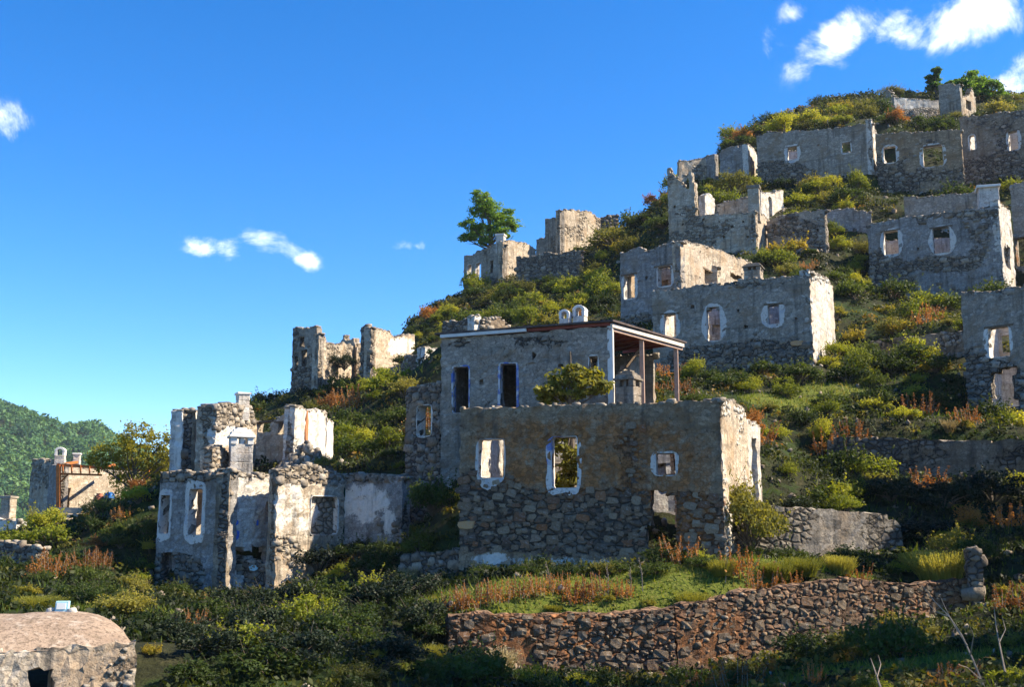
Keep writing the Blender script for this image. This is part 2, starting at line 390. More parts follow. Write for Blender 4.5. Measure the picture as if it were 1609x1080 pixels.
# vault render: pinkish lime with lichen speckle
def vault_mat():
    m, nt, b, out = new_mat('vault'); B = NB(nt); co = B.coord()
    f = B.noise(co, 16, 7, 0.75); g = B.noise(co, 1.4, 4); h = B.noise(co, 5, 5)
    c = B.ramp(g, [(0.3, (0.27,0.195,0.14)), (0.7, (0.40,0.31,0.235))])
    c = B.mix(B.mr(f, 0.48, 0.60, 0, 0.85), c, (0.13,0.095,0.07)); k2 = B.noise(co, 3.2, 6, 0.7); c = B.mix(B.mr(k2, 0.52, 0.66, 0, 0.7), c, (0.16,0.12,0.085))
    c = B.mix(B.mr(h, 0.55, 0.7, 0, 0.6), c, (0.50,0.43,0.36))
    B.link(c, b.inputs['Base Color']); B.link(B.bump(f, 0.8, 0.03), b.inputs['Normal'])
vault_mat()

def leaf_mat(name, cols, trans=0.35, tcol=None, objvar=0.5):
    m, nt, b, out = new_mat(name); B = NB(nt)
    oi = B.n('ShaderNodeObjectInfo')
    r = B.math('ADD', B.math('MULTIPLY', B.attr('rnd'), 1-objvar), B.math('MULTIPLY', oi.outputs['Random'], objvar))
    k = len(cols); c = B.ramp(r, [(0.12+0.76*i/(k-1), cols[i]) for i in range(k)])
    B.link(c, b.inputs['Base Color']); b.inputs['Roughness'].default_value = 0.6; b.inputs['Specular IOR Level'].default_value = 0.25
    tr = B.n('ShaderNodeBsdfTranslucent')
    t2 = B.mix(1.0, c, tcol or (1.5, 1.35, 0.6), 'MULTIPLY'); B.link(t2, tr.inputs['Color'])
    mx = B.n('ShaderNodeMixShader'); mx.inputs[0].default_value = trans
    B.link(b.outputs[0], mx.inputs[1]); B.link(tr.outputs[0], mx.inputs[2]); B.link(mx.outputs[0], out.inputs[0])
    return m
leaf_mat('leaf_dark', [(0.014,0.026,0.007),(0.040,0.066,0.013),(0.10,0.135,0.022)], 0.45)
leaf_mat('leaf_olive', [(0.05,0.06,0.015),(0.14,0.145,0.030),(0.29,0.265,0.055)], 0.5)
leaf_mat('leaf_lime', [(0.06,0.09,0.010),(0.20,0.235,0.022),(0.38,0.37,0.04)], 0.5)
leaf_mat('leaf_yellow', [(0.13,0.14,0.020),(0.27,0.24,0.03),(0.40,0.30,0.04)], 0.5)
leaf_mat('leaf_pine', [(0.04,0.095,0.013),(0.11,0.21,0.024),(0.21,0.32,0.036)], 0.5)
leaf_mat('leaf_fig', [(0.085,0.10,0.018),(0.17,0.175,0.028),(0.28,0.25,0.045)], 0.5)
leaf_mat('leaf_rust', [(0.14,0.062,0.016),(0.28,0.125,0.028),(0.45,0.225,0.05)], 0.45, (1.4,1.1,0.7))
leaf_mat('leaf_straw', [(0.27,0.21,0.10),(0.38,0.31,0.16),(0.50,0.43,0.26)], 0.35, (1.2,1.1,0.8))
leaf_mat('leaf_reed', [(0.11,0.13,0.022),(0.22,0.225,0.038),(0.37,0.34,0.08)], 0.5)
leaf_mat('leaf_grass', [(0.030,0.055,0.010),(0.065,0.105,0.014),(0.13,0.17,0.022),(0.23,0.20,0.06)], 0.45, objvar=0.0)
leaf_mat('leaf_autumn', [(0.15,0.16,0.022),(0.29,0.27,0.036),(0.45,0.36,0.06)], 0.55)
leaf_mat('leaf_under', [(0.009,0.016,0.005),(0.020,0.031,0.007),(0.048,0.062,0.011),(0.12,0.115,0.020),(0.20,0.115,0.028)], 0.4, objvar=0.0)
leaf_mat('leaf_forest', [(0.026,0.075,0.034),(0.050,0.125,0.048),(0.085,0.180,0.058),(0.13,0.23,0.07)], 0.35, objvar=0.0)
leaf_mat('leaf_blue', [(0.006,0.012,0.006),(0.012,0.022,0.009),(0.024,0.038,0.013)], 0.25)  # near-black leaf colour, mostly standing in for shade on the slopes

def terrain_mat(name='earth'):
    m, nt, b, out = new_mat(name); B = NB(nt); co = B.coord()
    a = B.noise(co, 0.35, 5, 0.6); c = B.noise(co, 2.2, 6, 0.65); f = B.noise(co, 12, 5, 0.7)
    soil = B.ramp(c, [(0.3, (0.014,0.016,0.007)), (0.55, (0.030,0.032,0.012)), (0.78, (0.075,0.062,0.032))])
    grass = B.ramp(f, [(0.3, (0.014,0.026,0.006)), (0.7, (0.034,0.055,0.012))])
    col = B.mix(B.mr(B.math('ADD', a, B.math('MULTIPLY', B.math('SUBTRACT', c, 0.5), 0.6)), 0.48, 0.6), soil, grass)
    g2 = B.mr(B.math('ADD', B.attr('gr'), B.math('MULTIPLY', B.math('SUBTRACT', c, 0.5), 0.8)), 0.4, 0.6)
    col = B.mix(g2, col, B.ramp(f, [(0.3, (0.04,0.06,0.010)), (0.5, (0.10,0.125,0.016)), (0.7, (0.16,0.15,0.04))]))
    B.link(col, b.inputs['Base Color'])
    h = B.math('ADD', B.math('MULTIPLY', c, 1.0), B.math('MULTIPLY', f, 0.4)); B.link(B.bump(h, 1.0, 0.15), b.inputs['Normal'])
terrain_mat()
M = MATS

# ------------------------------------------------------------------ stones
def stone_template(seed):
    r = np.random.default_rng(seed)
    vs = {}; V = []; Fq = []
    def vid(p):
        if p not in vs: vs[p] = len(V); V.append(p)
        return vs[p]
    for ax in range(3):
        for sg in (-1, 1):
            for i in (-1, 0):
                for j in (-1, 0):
                    q = []
                    for (a, c) in ((i, j), (i+1, j), (i+1, j+1), (i, j+1)):
                        p = [0, 0, 0]; p[ax] = sg; p[(ax+1) % 3] = a; p[(ax+2) % 3] = c; q.append(vid(tuple(p)))
                    Fq.append(q if sg > 0 else q[::-1])
    A = np.array(V, float); nrm = (np.abs(A)**7.0).sum(1)**(1/7.0); A = A/nrm[:, None]
    A += r.normal(0, 0.115, A.shape)
    return A, np.array(Fq)
STV = [stone_template(i) for i in range(9)]
STONE_MESH = {}
def stone_meshes(mat):
    if mat not in STONE_MESH:
        STONE_MESH[mat] = [mk_mesh('stone_'+mat, v, f, M[mat], smooth_f=False) for v, f in STV]
    return STONE_MESH[mat]
def tile_mesh(name, items, mat, off=Vector((0, 0, 0)), templ=None):
    """items: list of (centre, ax, ay, az) -> one mesh of stones"""
    T = templ or STV
    Vs = []; Fs = []; R = []; b = 0
    for i, (c, ax, ay, az) in enumerate(items):
        v, f = T[i % len(T)]
        Mx = np.array([ax, ay, az], float)
        w = v @ Mx + (np.array(c) - np.array(off))
        Vs.append(w); Fs.append(f+b); b += len(v); R.append(np.full(len(v), random.random()))
    V = np.concatenate(Vs); Fq = np.concatenate(Fs); n = len(Fq)
    me = bpy.data.meshes.new(name)
    me.vertices.add(len(V)); me.vertices.foreach_set('co', V.reshape(-1).astype(np.float32))
    me.loops.add(n*4); me.loops.foreach_set('vertex_index', Fq.reshape(-1).astype(np.int32))
    me.polygons.add(n); me.polygons.foreach_set('loop_start', np.arange(0, n*4, 4, dtype=np.int32))
    me.materials.append(M[mat])
    at = me.attributes.new('rnd', 'FLOAT', 'POINT'); at.data.foreach_set('value', np.concatenate(R).astype(np.float32))
    me.update(calc_edges=True); return me

# ------------------------------------------------------------------ walls
CTRL = []            # terrain control points (x, y, z)
FOOT = []            # wall segments in plan (for keeping plants off them)
def pl_eval(poly, u):
    return np.interp(u, [p[0] for p in poly], [p[1] for p in poly])
class Frame:
    def __init__(s, p0, p1):
        s.p0 = Vector((p0[0], p0[1])); s.p1 = Vector((p1[0], p1[1])); s.L = (s.p1-s.p0).length
        s.t = (s.p1-s.p0).normalized(); s.n = Vector((s.t.y, -s.t.x))      # n: towards the viewer when p0 is on the left
    def pt(s, u, z, w=0.0):          # w: depth behind the face
        q = s.p0 + s.t*u - s.n*w; return Vector((q.x, q.y, z))
    def hit(s, px, py):
        d = px_dir(px, py); den = d.x*s.n.x + d.y*s.n.y
        k = (s.p0.x*s.n.x + s.p0.y*s.n.y)/den
        return (d.x*k-s.p0.x)*s.t.x + (d.y*k-s.p0.y)*s.t.y, d.z*k

def field(regs, X, Y):
    o = {'pl': np.zeros_like(X), 'wh': np.zeros_like(X), 'ru': np.zeros_like(X)}
    for (k, cx, cy, rx, ry, amt) in regs:
        q = ((X-cx)/rx)**2 + ((Y-cy)/ry)**2
        o[k] = o[k] + amt*np.clip(1.35-q, 0, 1)
    return o

SEED = [0]
def wall_core(root, fr, top, base, ops=(), th=0.5, s=0.22, pl=0.5, wh=-1.0, ru=-0.6, regs=(), mat='grey', inmat='cream', pin=0.6,
              rag=0.14, jit=0.028, stones=0.0, stone_mat='stone', caps=True, as_objects=0, ctrl=True, name='wall', bury=0.7, plamp=0.8, inwh=-1.0, topband=0.0):
    SEED[0] += 1; sd = SEED[0]*31
    off = Vector(root.location)
    L = fr.L
    FOOT.append((fr.p0.copy(), fr.p1.copy()))
    pl = pl - 0.06
    def topf(u):
        u = np.asarray(u, float)
        return pl_eval(top, u) + rag*(fbm(u*0.9, 0*u+sd, sd, 3)+0.6*(vnoise(u*2.7, 0*u, sd+5)-0.5)) - rag*0.3
    zlo = min(p[1] for p in base)-bury; zhi = max(p[1] for p in top)+0.3
    req_u = {0.0, L}; req_z = {zlo, zhi}
    for o in ops:
        for q in (o['u0'], o['u1']):
            if 0.05 < q < L-0.05: req_u.add(q)
        for q in (o['z0'], o['z1']):
            if zlo+0.05 < q < zhi-0.05: req_z.add(q)
    def lines(req):
        r = sorted(req); keep = [r[0]]
        for q in r[1:]:
            if q-keep[-1] > 0.03: keep.append(q)
        out = []
        for a, b_ in zip(keep[:-1], keep[1:]):
            n = max(1, int(round((b_-a)/s))); out += list(np.linspace(a, b_, n+1)[:-1])
        return np.array(out+[keep[-1]])
    U = lines(req_u); Z = lines(req_z); nu, nz = len(U), len(Z)
    W = [0.0, min(0.2, th*0.4), th]
    uc = (U[:-1]+U[1:])/2; zc = (Z[:-1]+Z[1:])/2
    tp = topf(uc)
    cell = np.zeros((nu-1, nz-1, 2), bool)
    cell[:] = (zc[None, :] < tp[:, None])[:, :, None]
    for o in ops:
        mu = (uc > o['u0']) & (uc < o['u1'])
        if o.get('arch'):
            cu = (o['u0']+o['u1'])/2; hw = (o['u1']-o['u0'])/2
            zt = o['z1'] - o['arch']*(1-np.sqrt(np.clip(1-((uc-cu)/hw)**2, 0, 1)))
        else: zt = np.full_like(uc, o['z1'])
        mm = mu[:, None] & (zc[None, :] > o['z0']) & (zc[None, :] < zt[:, None])
        if o.get('rough'):
            g = fbm(uc[:, None]*1.8+0*zc[None, :], zc[None, :]*1.8+0*uc[:, None], sd+3, 3)
            eu = np.clip(np.minimum((uc-o['u0']), (o['u1']-uc))/(0.5*(o['u1']-o['u0'])), 0, 1)[:, None]
            ez = np.clip((zt[:, None]-zc[None, :])/(0.5*(o['z1']-o['z0'])), 0, 1)
            mm &= (np.minimum(eu, ez)+g*0.35 > o['rough']*0.3)
        for ly in o.get('layers', (0, 1)): cell[:, :, ly] &= ~mm
    vid = {}; V = []; F_ = []; MI = []; frontv = []
    topsz = topf(U)
    ztopsnap = {}
    anyc = cell.any(2)
    def zz(i, j):
        z = Z[j]
        above = any(0 <= a < nu-1 and j < nz-1 and anyc[a, j] for a in (i-1, i))
        below = any(0 <= a < nu-1 and j > 0 and anyc[a, j-1] for a in (i-1, i))
        if below and not above and abs(topsz[i]-z) < 1.3*s: z = float(np.clip(topsz[i], Z[j-1]+0.15*(Z[j]-Z[j-1]) if j > 0 else z, z+s))
        return z
    UND = [0.035*fbm(U[:, None]*0.45+0*Z[None, :], Z[None, :]*0.45+0*U[:, None], sd+k, 3) for k in range(3)]
    r = np.random.default_rng(sd)
    def vert(i, j, k):
        key = (i, j, k)
        if key not in vid:
            u = U[i]; z = zz(i, j); w = W[k]
            und = UND[k][i, j]
            ju, jz, jw = r.normal(0, jit, 3)
            if i in (0, nu-1): ju *= 0.8
            if k == 1: jw *= 0.3
            vid[key] = len(V)
            V.append(fr.pt(u+ju, z+jz, w+float(und)*1.0+jw*0.6)); frontv.append(k)
        return vid[key]
    def quad(a, mi): F_.append(a); MI.append(mi)
    for i in range(nu-1):
        for j in range(nz-1):
            for k in range(2):
                if not cell[i, j, k]: continue
                c000, c100, c110, c010 = (i, j), (i+1, j), (i+1, j+1), (i, j+1)
                if k == 0 or not cell[i, j, 0]: quad([vert(*c000, k), vert(*c100, k), vert(*c110, k), vert(*c010, k)], 0)
                if k == 1 or not cell[i, j, 1]: quad([vert(*c000, k+1), vert(*c010, k+1), vert(*c110, k+1), vert(*c100, k+1)], 1)
                if i == 0 or not cell[i-1, j, k]: quad([vert(*c000, k), vert(*c010, k), vert(*c010, k+1), vert(*c000, k+1)], 0)
                if i == nu-2 or not cell[i+1, j, k]: quad([vert(*c100, k), vert(*c100, k+1), vert(*c110, k+1), vert(*c110, k)], 0)
                if j == 0 or not cell[i, j-1, k]: quad([vert(*c000, k), vert(*c000, k+1), vert(*c100, k+1), vert(*c100, k)], 0)
                if j == nz-2 or not cell[i, j+1, k]: quad([vert(*c010, k), vert(*c110, k), vert(*c110, k+1), vert(*c010, k+1)], 0)
    if not V: return None
    A = np.array([tuple(v) for v in V]); kk = np.array(frontv)
    X, Y = to_px(A[:, 0], A[:, 1], A[:, 2])
    fl = field(regs, X, Y)
    uu = (A[:, 0]-fr.p0.x)*fr.t.x + (A[:, 1]-fr.p0.y)*fr.t.y
    nz1 = fbm(uu*0.55, A[:, 2]*0.7, sd+9, 4)
    a_pl = pl + fl['pl'] + plamp*nz1; a_wh = wh + fl['wh'] + 0.3*fbm(uu*0.8, A[:, 2]*0.8, sd+11, 3); a_ru = ru + fl['ru'] + 0.3*fbm(uu*0.7, A[:, 2]*0.7, sd+13, 3)
    if topband: a_pl = a_pl - 1.1*np.clip((A[:, 2]-(topf(uu)-topband))/0.12, 0, 1)
    bk = kk == 2
    a_pl[bk] = pin + 0.4*nz1[bk]; a_wh[bk] = inwh; a_ru[bk] = -0.8
    md = kk == 1
    a_pl[md] -= 0.5
    me = mk_mesh(name, A-np.array(off), F_, [M[mat], M[inmat]], MI, {'pl': a_pl, 'wh': a_wh, 'ru': a_ru})
    ob = link_mesh(name, me, root)
    if ctrl:
        for u in np.arange(0, L+0.01, max(1.0, L/8)):
            z = float(pl_eval(base, u))
            q = fr.pt(u, z, -0.35); CTRL.append(tuple(q))
    # rubble faces where the render has gone: random rubble, big stones first, small ones in the gaps
    if stones:
        items = []; rr = random.Random(sd); rg = np.random.default_rng(sd+2)
        area = L*(zhi-zlo); n = int(min(9000, area/(stones*stones)*9))
        cu = rg.uniform(0.05, L-0.05, n); cz = rg.uniform(zlo+bury*0.4, zhi, n)
        cl = rg.random(n); sc = np.where(cl < 0.10, rg.uniform(1.25, 1.75, n), np.where(cl < 0.5, rg.uniform(0.75, 1.2, n), rg.uniform(0.32, 0.7, n)))*stones
        wv_ = sc*rg.uniform(0.95, 1.55, n); hv_ = sc*rg.uniform(0.6, 0.95, n)
        q0 = fr.p0; PX, PY = to_px(q0.x+fr.t.x*cu, q0.y+fr.t.y*cu, cz); f2 = field(regs, PX, PY)
        e = pl + f2['pl'] + plamp*fbm(cu*0.55, cz*0.7, sd+9, 4); ew = wh + f2['wh']
        if topband: e = e - 1.1*np.clip((cz-(topf(cu)-topband))/0.12, 0, 1)
        ok = ((e < -0.02) & (ew < 0.15)) | ((np.abs(e) < 0.14) & (rg.random(n) < 0.10) & (ew < 0)); ok &= cz+hv_*0.45 < topf(cu)
        for o in ops: ok &= ~((cu > o['u0']-wv_*0.45) & (cu < o['u1']+wv_*0.45) & (cz > o['z0']-hv_*0.45) & (cz < o['z1']+hv_*0.45))
        idx = np.nonzero(ok)[0]; idx = idx[np.argsort(-sc[idx], kind='stable')]
        PU = np.empty(len(idx)); PZ = np.empty(len(idx)); PW = np.empty(len(idx)); PH = np.empty(len(idx)); m = 0
        t3 = Vector((fr.t.x, fr.t.y, 0)); zv = Vector((0, 0, 1)); n3 = Vector((-fr.n.x, -fr.n.y, 0))
        for i in idx:
            if m:
                du = np.abs(PU[:m]-cu[i])/((PW[:m]+wv_[i])*0.47); dz_ = np.abs(PZ[:m]-cz[i])/((PH[:m]+hv_[i])*0.47)
                if (np.maximum(du, dz_)*0.8+0.2*np.minimum(du, dz_) < 0.93).any(): continue
            PU[m], PZ[m], PW[m], PH[m] = cu[i], cz[i], wv_[i], hv_[i]; m += 1
            a = rr.uniform(-0.2, 0.2); w_, h_ = wv_[i], hv_[i]
            ax = (t3*math.cos(a)+zv*math.sin(a))*(w_*0.49); az = (zv*math.cos(a)-t3*math.sin(a))*(h_*0.5)
            dpt = 0.06+0.25*min(w_, h_); c = fr.pt(cu[i], cz[i], dpt - rr.uniform(0.01, 0.055))
            items.append((c, ax, n3*dpt, az))
        if as_objects and items:
            put_stones(items[:as_objects], ob, stone_mat); items = items[as_objects:]
        if items:
            o2 = link_mesh('rubble_facing', tile_mesh('rubble_facing', items, stone_mat, off), ob); o2['kind'] = 'stuff'
    if caps:
        items = []; rr = random.Random(sd+1); u = 0.0
        while u < L:
            w = rr.uniform(0.10, 0.30); z = float(topf(np.array([u+w/2]))[0])
            inside = any(o['u0'] < u+w/2 < o['u1'] and o['z1'] > z-0.25 for o in ops)
            if not inside:
                for q in (0, 1):
                    if rr.random() < min(0.8, 0.25+5*rag):
                        t3 = Vector((fr.t.x, fr.t.y, 0)); n3 = Vector((-fr.n.x, -fr.n.y, 0)); h = rr.uniform(0.03, 0.10)
                        c = fr.pt(u+w/2, z+rr.uniform(-0.06, 0.03), th*(0.25+0.5*q))
                        a = rr.uniform(-0.25, 0.25)
                        items.append((c, (t3+n3*a)*w*0.52, (n3-t3*a)*th*0.27, Vector((rr.uniform(-.03,.03), rr.uniform(-.03,.03), h))))
            u += w
        if items:
            o2 = link_mesh('capping_stones', tile_mesh('capping_stones', items, 'stone_grey', off), ob); o2['kind'] = 'stuff'
    return ob

def put_stones(items, parent, mat, name='stone'):
    ms = stone_meshes(mat); off = parent_loc(parent)
    for i, (c, ax, ay, az) in enumerate(items):
        o = bpy.data.objects.new(name, ms[i % len(ms)]); COL.objects.link(o); o.parent = parent
        mm = Matrix(((ax[0], ay[0], az[0], c[0]-off.x), (ax[1], ay[1], az[1], c[1]-off.y), (ax[2], ay[2], az[2], c[2]-off.z), (0, 0, 0, 1)))
        o.matrix_local = mm

def surround(parent, fr, o, ml, mr_, mt, mb, expo=2.6, mat='surround', depth=0.4, seed=0, proud=0.022):
    """painted render band round an opening, with its lining"""
    cu, cz = (o['u0']+o['u1'])/2, (o['z0']+o['z1'])/2; hw, hh = (o['u1']-o['u0'])/2-0.015, (o['z1']-o['z0'])/2-0.015
    off = parent_loc(parent); n = 56; r = random.Random(seed+int(abs(cu*100))); ph = r.uniform(0, 50)
    V = []; F_ = []
    for i in range(n):
        a = 2*math.pi*(i+0.5)/n; ca, sa = math.cos(a), math.sin(a)
        ow = hw + (mr_ if ca > 0 else ml); oh = hh + (mt if sa > 0 else mb)
        # direction in the opening's own aspect
        dx, dz = ca*hw, sa*hh
        k = 1/max(abs(ca), abs(sa)); iu, iz = dx*k, dz*k
        kk = (abs(dx/ow)**expo + abs(dz/oh)**expo)**(-1/expo)
        wob = float(fbm(np.array(ca*1.6+ph), np.array(sa*1.6+ph), 3, 3)); kk = max(k+(kk-k)*(1.0+0.55*wob+r.uniform(-0.10, 0.10)), k*1.03)
        ou, oz = dx*kk, dz*kk
        V += [fr.pt(cu+ou, cz+oz, 0.03), fr.pt(cu+ou*0.985, cz+oz*0.985, -proud+r.uniform(-0.008, 0.008)), fr.pt(cu+iu, cz+iz, -proud*0.8), fr.pt(cu+iu, cz+iz, depth)]
    for i in range(n):
        j = (i+1) % n
        for q in range(3): F_.append([i*4+q, i*4+q+1, j*4+q+1, j*4+q])
    me = mk_mesh('window_surround', [v-off for v in V], F_, M[mat])
    return link_mesh('window_surround', me, parent)

def lintel(parent, fr, o, over=0.18, h=0.09, th=0.5, mat='lintel_wood', dz=0.0):
    mb = MB(); L = o['u1']-o['u0']+2*over; t3 = Vector((fr.t.x, fr.t.y, 0)); n3 = Vector((-fr.n.x, -fr.n.y, 0))
    for k in range(2):
        c = fr.pt((o['u0']+o['u1'])/2+random.uniform(-.05,.05), o['z1']+h*0.35+dz, -0.04+th*(0.22+0.45*k))
        mb.box(c, t3*L/2, n3*th*0.2, Vector((0, 0, h*0.5)), jit=0.012)
    return mb.build('lintel', M[mat], parent)

def pxwall(root, a, b, top, base, op=(), holes=(), **kw):
    """wall whose plan runs from image column a=(px, depth) to b; outlines given as sighted points"""
    ya = (top[0][1]+base[0][1])/2; yb = (top[-1][1]+base[-1][1])/2
    pa = P(a[0], ya, a[1]); pb = P(b[0], yb, b[1])
    fr = Frame(pa.xy, pb.xy)
    tp = sorted(fr.hit(*q) for q in top); bs = sorted(fr.hit(*q) for q in base)
    ops = []; extra = []
    for o in op:
        x0, y0, x1, y1 = o[:4]; opt = dict(o[4]) if len(o) > 4 else {}
        cy = (y0+y1)/2; cx = (x0+x1)/2
        u0, _ = fr.hit(x0, cy); u1, _ = fr.hit(x1, cy); _, z1 = fr.hit(cx, y0); _, z0 = fr.hit(cx, y1)
        d = dict(u0=u0, u1=u1, z0=z0, z1=z1)
        for k in ('arch', 'rough', 'layers'):
            if k in opt: d[k] = opt[k]
        ops.append(d); extra.append((d, opt))
    for (hx, hy) in holes:
        u, z = fr.hit(hx, hy); ops.append(dict(u0=u-0.09, u1=u+0.09, z0=z-0.09, z1=z+0.09, layers=(0,)))
    ob = wall_core(root, fr, tp, bs, ops, **kw)
    th = kw.get('th', 0.5)
    for d, opt in extra:
        if 'sur' in opt:
            ml, mr_, mt, mb_ = (0.82*q for q in opt['sur']); surround(ob, fr, d, ml, mr_, mt, mb_, opt.get('expo', 2.6), opt.get('smat', 'surround'), th*0.9, SEED[0])
        if opt.get('lintel'): lintel(ob, fr, d, th=th)
    return ob, fr

def inwall(root, p0, p1, ztop0, ztop1, zb, **kw):
    kw = dict(kw)
    fr = Frame(p0, p1)
    kw.setdefault('mat', 'cream'); kw.setdefault('inmat', 'grey'); kw.setdefault('ctrl', False); kw.setdefault('pl', 0.5); kw.setdefault('s', 0.35)
    kw.setdefault('bury', 0.4)
    return wall_core(root, fr, [(0, ztop0), (fr.L, ztop1)], [(0, zb), (fr.L, zb)], **kw)

def shell(root, fr, depth, ztl, ztr, zb, back=True, left=True, right=False, swing=None, **kw):
    """the roofless room behind a facade: its left and back walls, seen through the openings"""
    A, B = fr.p0, fr.p1; inw = -fr.n
    if swing is None: swing = 0.42*fr.L
    th = 0.5
    A2 = A + inw*depth; B2 = B + inw*(depth+swing)
    if left: inwall(root, A+inw*0.5+fr.t*0.45, A2+fr.t*0.45, ztl, ztl-0.1, zb, **kw)
    if back:
        Lb = (B2-A2).length; H_ = ztl-zb; rr = random.Random(int(abs(A.x*100))); nich = []; u = 0.5
        while u < Lb-1.0:
            w_ = rr.uniform(0.45, 0.8); z_ = zb+H_*rr.uniform(0.5, 0.66)
            nich.append(dict(u0=u, u1=u+w_, z0=z_, z1=z_+rr.uniform(0.5, 0.9), layers=(0,) if rr.random() < 0.6 else (0, 1))); u += w_+rr.uniform(0.7, 1.4)
        inwall(root, A2+fr.t*0.1, B2-fr.t*0.1, ztl-0.1, ztr-0.1, zb, ops=nich, **kw)
    if right: inwall(root, B2-fr.t*0.06, B+inw*0.5-fr.t*0.06, ztr, ztr, zb, **kw)

def chimney(parent, px, d, ytop, ybase, wpx, style='arch', mat='whitewash', rot=0.25, label=None):
    """masonry stack with a cap; a part of its house"""
    b = P(px, ybase, d); t = P(px, ytop, d); H = t.z-b.z; w = wpx/F*d/2*1.0
    e1 = Vector((math.cos(rot), -math.sin(rot), 0)); e2 = Vector((math.sin(rot), math.cos(rot), 0)); up = Vector((0, 0, 1))
    b = b + e2*w
    # stand it a little into what carries it
    sh = MB(); hs = H*(0.62 if style != 'plain' else 0.9); k = 4
    for i in range(k):
        z0, z1 = -0.35 + (hs+0.35)*i/k, -0.35+(hs+0.35)*(i+1)/k+0.004*(i < k-1)
        sh.box(b+up*(z0+z1)/2, e1*w*(1.0-0.02*i), e2*w*(0.95-0.02*i), up*(z1-z0)/2, jit=0.015)
    o = sh.build('chimney', M[mat], parent, bevel=0.02)
    for nm, val in (('pl', 0.6), ('wh', 0.0 if mat == 'whitewash' else -0.5), ('ru', -0.5)):
        at = o.data.attributes.new(nm, 'FLOAT', 'POINT'); at.data.foreach_set('value', np.full(len(o.data.vertices), val, np.float32))
    cp = MB()
    if style == 'plain':
        cp.box(b+up*(H*0.93), e1*w*1.12, e2*w*1.1, up*H*0.05, jit=0.02)
    elif style == 'arch':
        for s_ in (-1, 1): cp.box(b+e1*s_*w*0.72+up*(hs+H*0.1), e1*w*0.25, e2*w*0.9, up*H*0.11, jit=0.012)
        n = 9; pts = []; fs = []
        for i in range(n):
            a = math.pi*i/(n-1)
            for rr in (0.52, 1.02):
                for s_ in (-1, 1): pts.append(b+up*(hs+H*0.2+math.sin(a)*w*rr*0.85)+e1*math.cos(a)*w*rr+e2*s_*w*0.92)
        for i in range(n-1):
            q = i*4; r_ = q+4
            fs += [(q, r_, r_+1, q+1), (q+2, q+3, r_+3, r_+2), (q, q+2, r_+2, r_), (q+1, r_+1, r_+3, q+3)]
        fs += [(0, 1, 3, 2), (4*(n-1), 4*(n-1)+2, 4*(n-1)+3, 4*(n-1)+1)]
        cp.poly(pts, fs)
    else:      # 'dome': corner piers, slab and a stepped dome
        for s1 in (-1, 1):
            for s2 in (-1, 1): cp.box(b+e1*s1*w*0.72+e2*s2*w*0.7+up*(hs+H*0.07), e1*w*0.26, e2*w*0.26, up*H*0.08, jit=0.01)
        cp.box(b+up*(hs+H*0.07), e1*w*0.14, e2*w*0.8, up*H*0.08)
        cp.box(b+up*(hs+H*0.17), e1*w*1.12, e2*w*1.1, up*H*0.025, jit=0.012)
        for i in range(4):
            k2 = math.cos(i/4*1.45)
            cp.box(b+up*(hs+H*(0.212+0.045*i)), e1*w*0.98*k2, e2*w*0.95*k2, up*H*0.026, jit=0.02)
    c2 = cp.build('chimney_cap', M['limecap' if mat == 'whitewash' else 'stone_grey'], o, bevel=0.012)
    return o

def wall_patch(parent, fr, px, py, wpx, hpx, mat, name, seed=0, proud=0.045, n=14):
    """thin irregular painted patch on a wall face (lettering, scrawl, worn paint)"""
    u, z = fr.hit(px, py); u2, _ = fr.hit(px+wpx/2, py); _, z2 = fr.hit(px, py-hpx/2)
    ru_, rz = abs(u2-u), abs(z2-z); r = random.Random(seed); off = parent_loc(parent)
    V = [fr.pt(u, z, -proud)]
    for i in range(n):
        a = 2*math.pi*i/n; k = r.uniform(0.7, 1.1); V.append(fr.pt(u+math.cos(a)*ru_*k, z+math.sin(a)*rz*k, -proud))
    V2 = [v + Vector((-fr.n.x, -fr.n.y, 0))*0.06 for v in V[1:]]
    fs = [(0, 1+i, 1+(i+1) % n) for i in range(n)] + [(1+i, 1+n+i, 1+n+(i+1) % n, 1+(i+1) % n) for i in range(n)]
    return link_mesh(name, mk_mesh(name, [v-off for v in V+V2], fs, M[mat]), parent)

def root_at(name, px, py, d, label, cat, group=None):
    return empty(name, P(px, py, d), label, cat, group)

# ================================================================== houses
def room(root, fr, depth, zb, ztl, ztr, rise=2.4, **kw):
    kw.setdefault('mat', 'whitewash'); kw.setdefault('wh', -0.2)
    shell(root, fr, depth, ztl, ztr, zb, **kw)
    for k in (0.15, 0.5, 0.85):
        q = fr.p0 + fr.t*(fr.L*k)
        a = q - fr.n*(depth*0.5); CTRL.append((a.x, a.y, zb+0.1))
        a = q - fr.n*(depth*0.88+0.40*fr.L*k); CTRL.append((a.x, a.y, zb+0.2))
        a = q - fr.n*(depth+0.42*fr.L*k+1.6); CTRL.append((a.x, a.y, zb+rise))

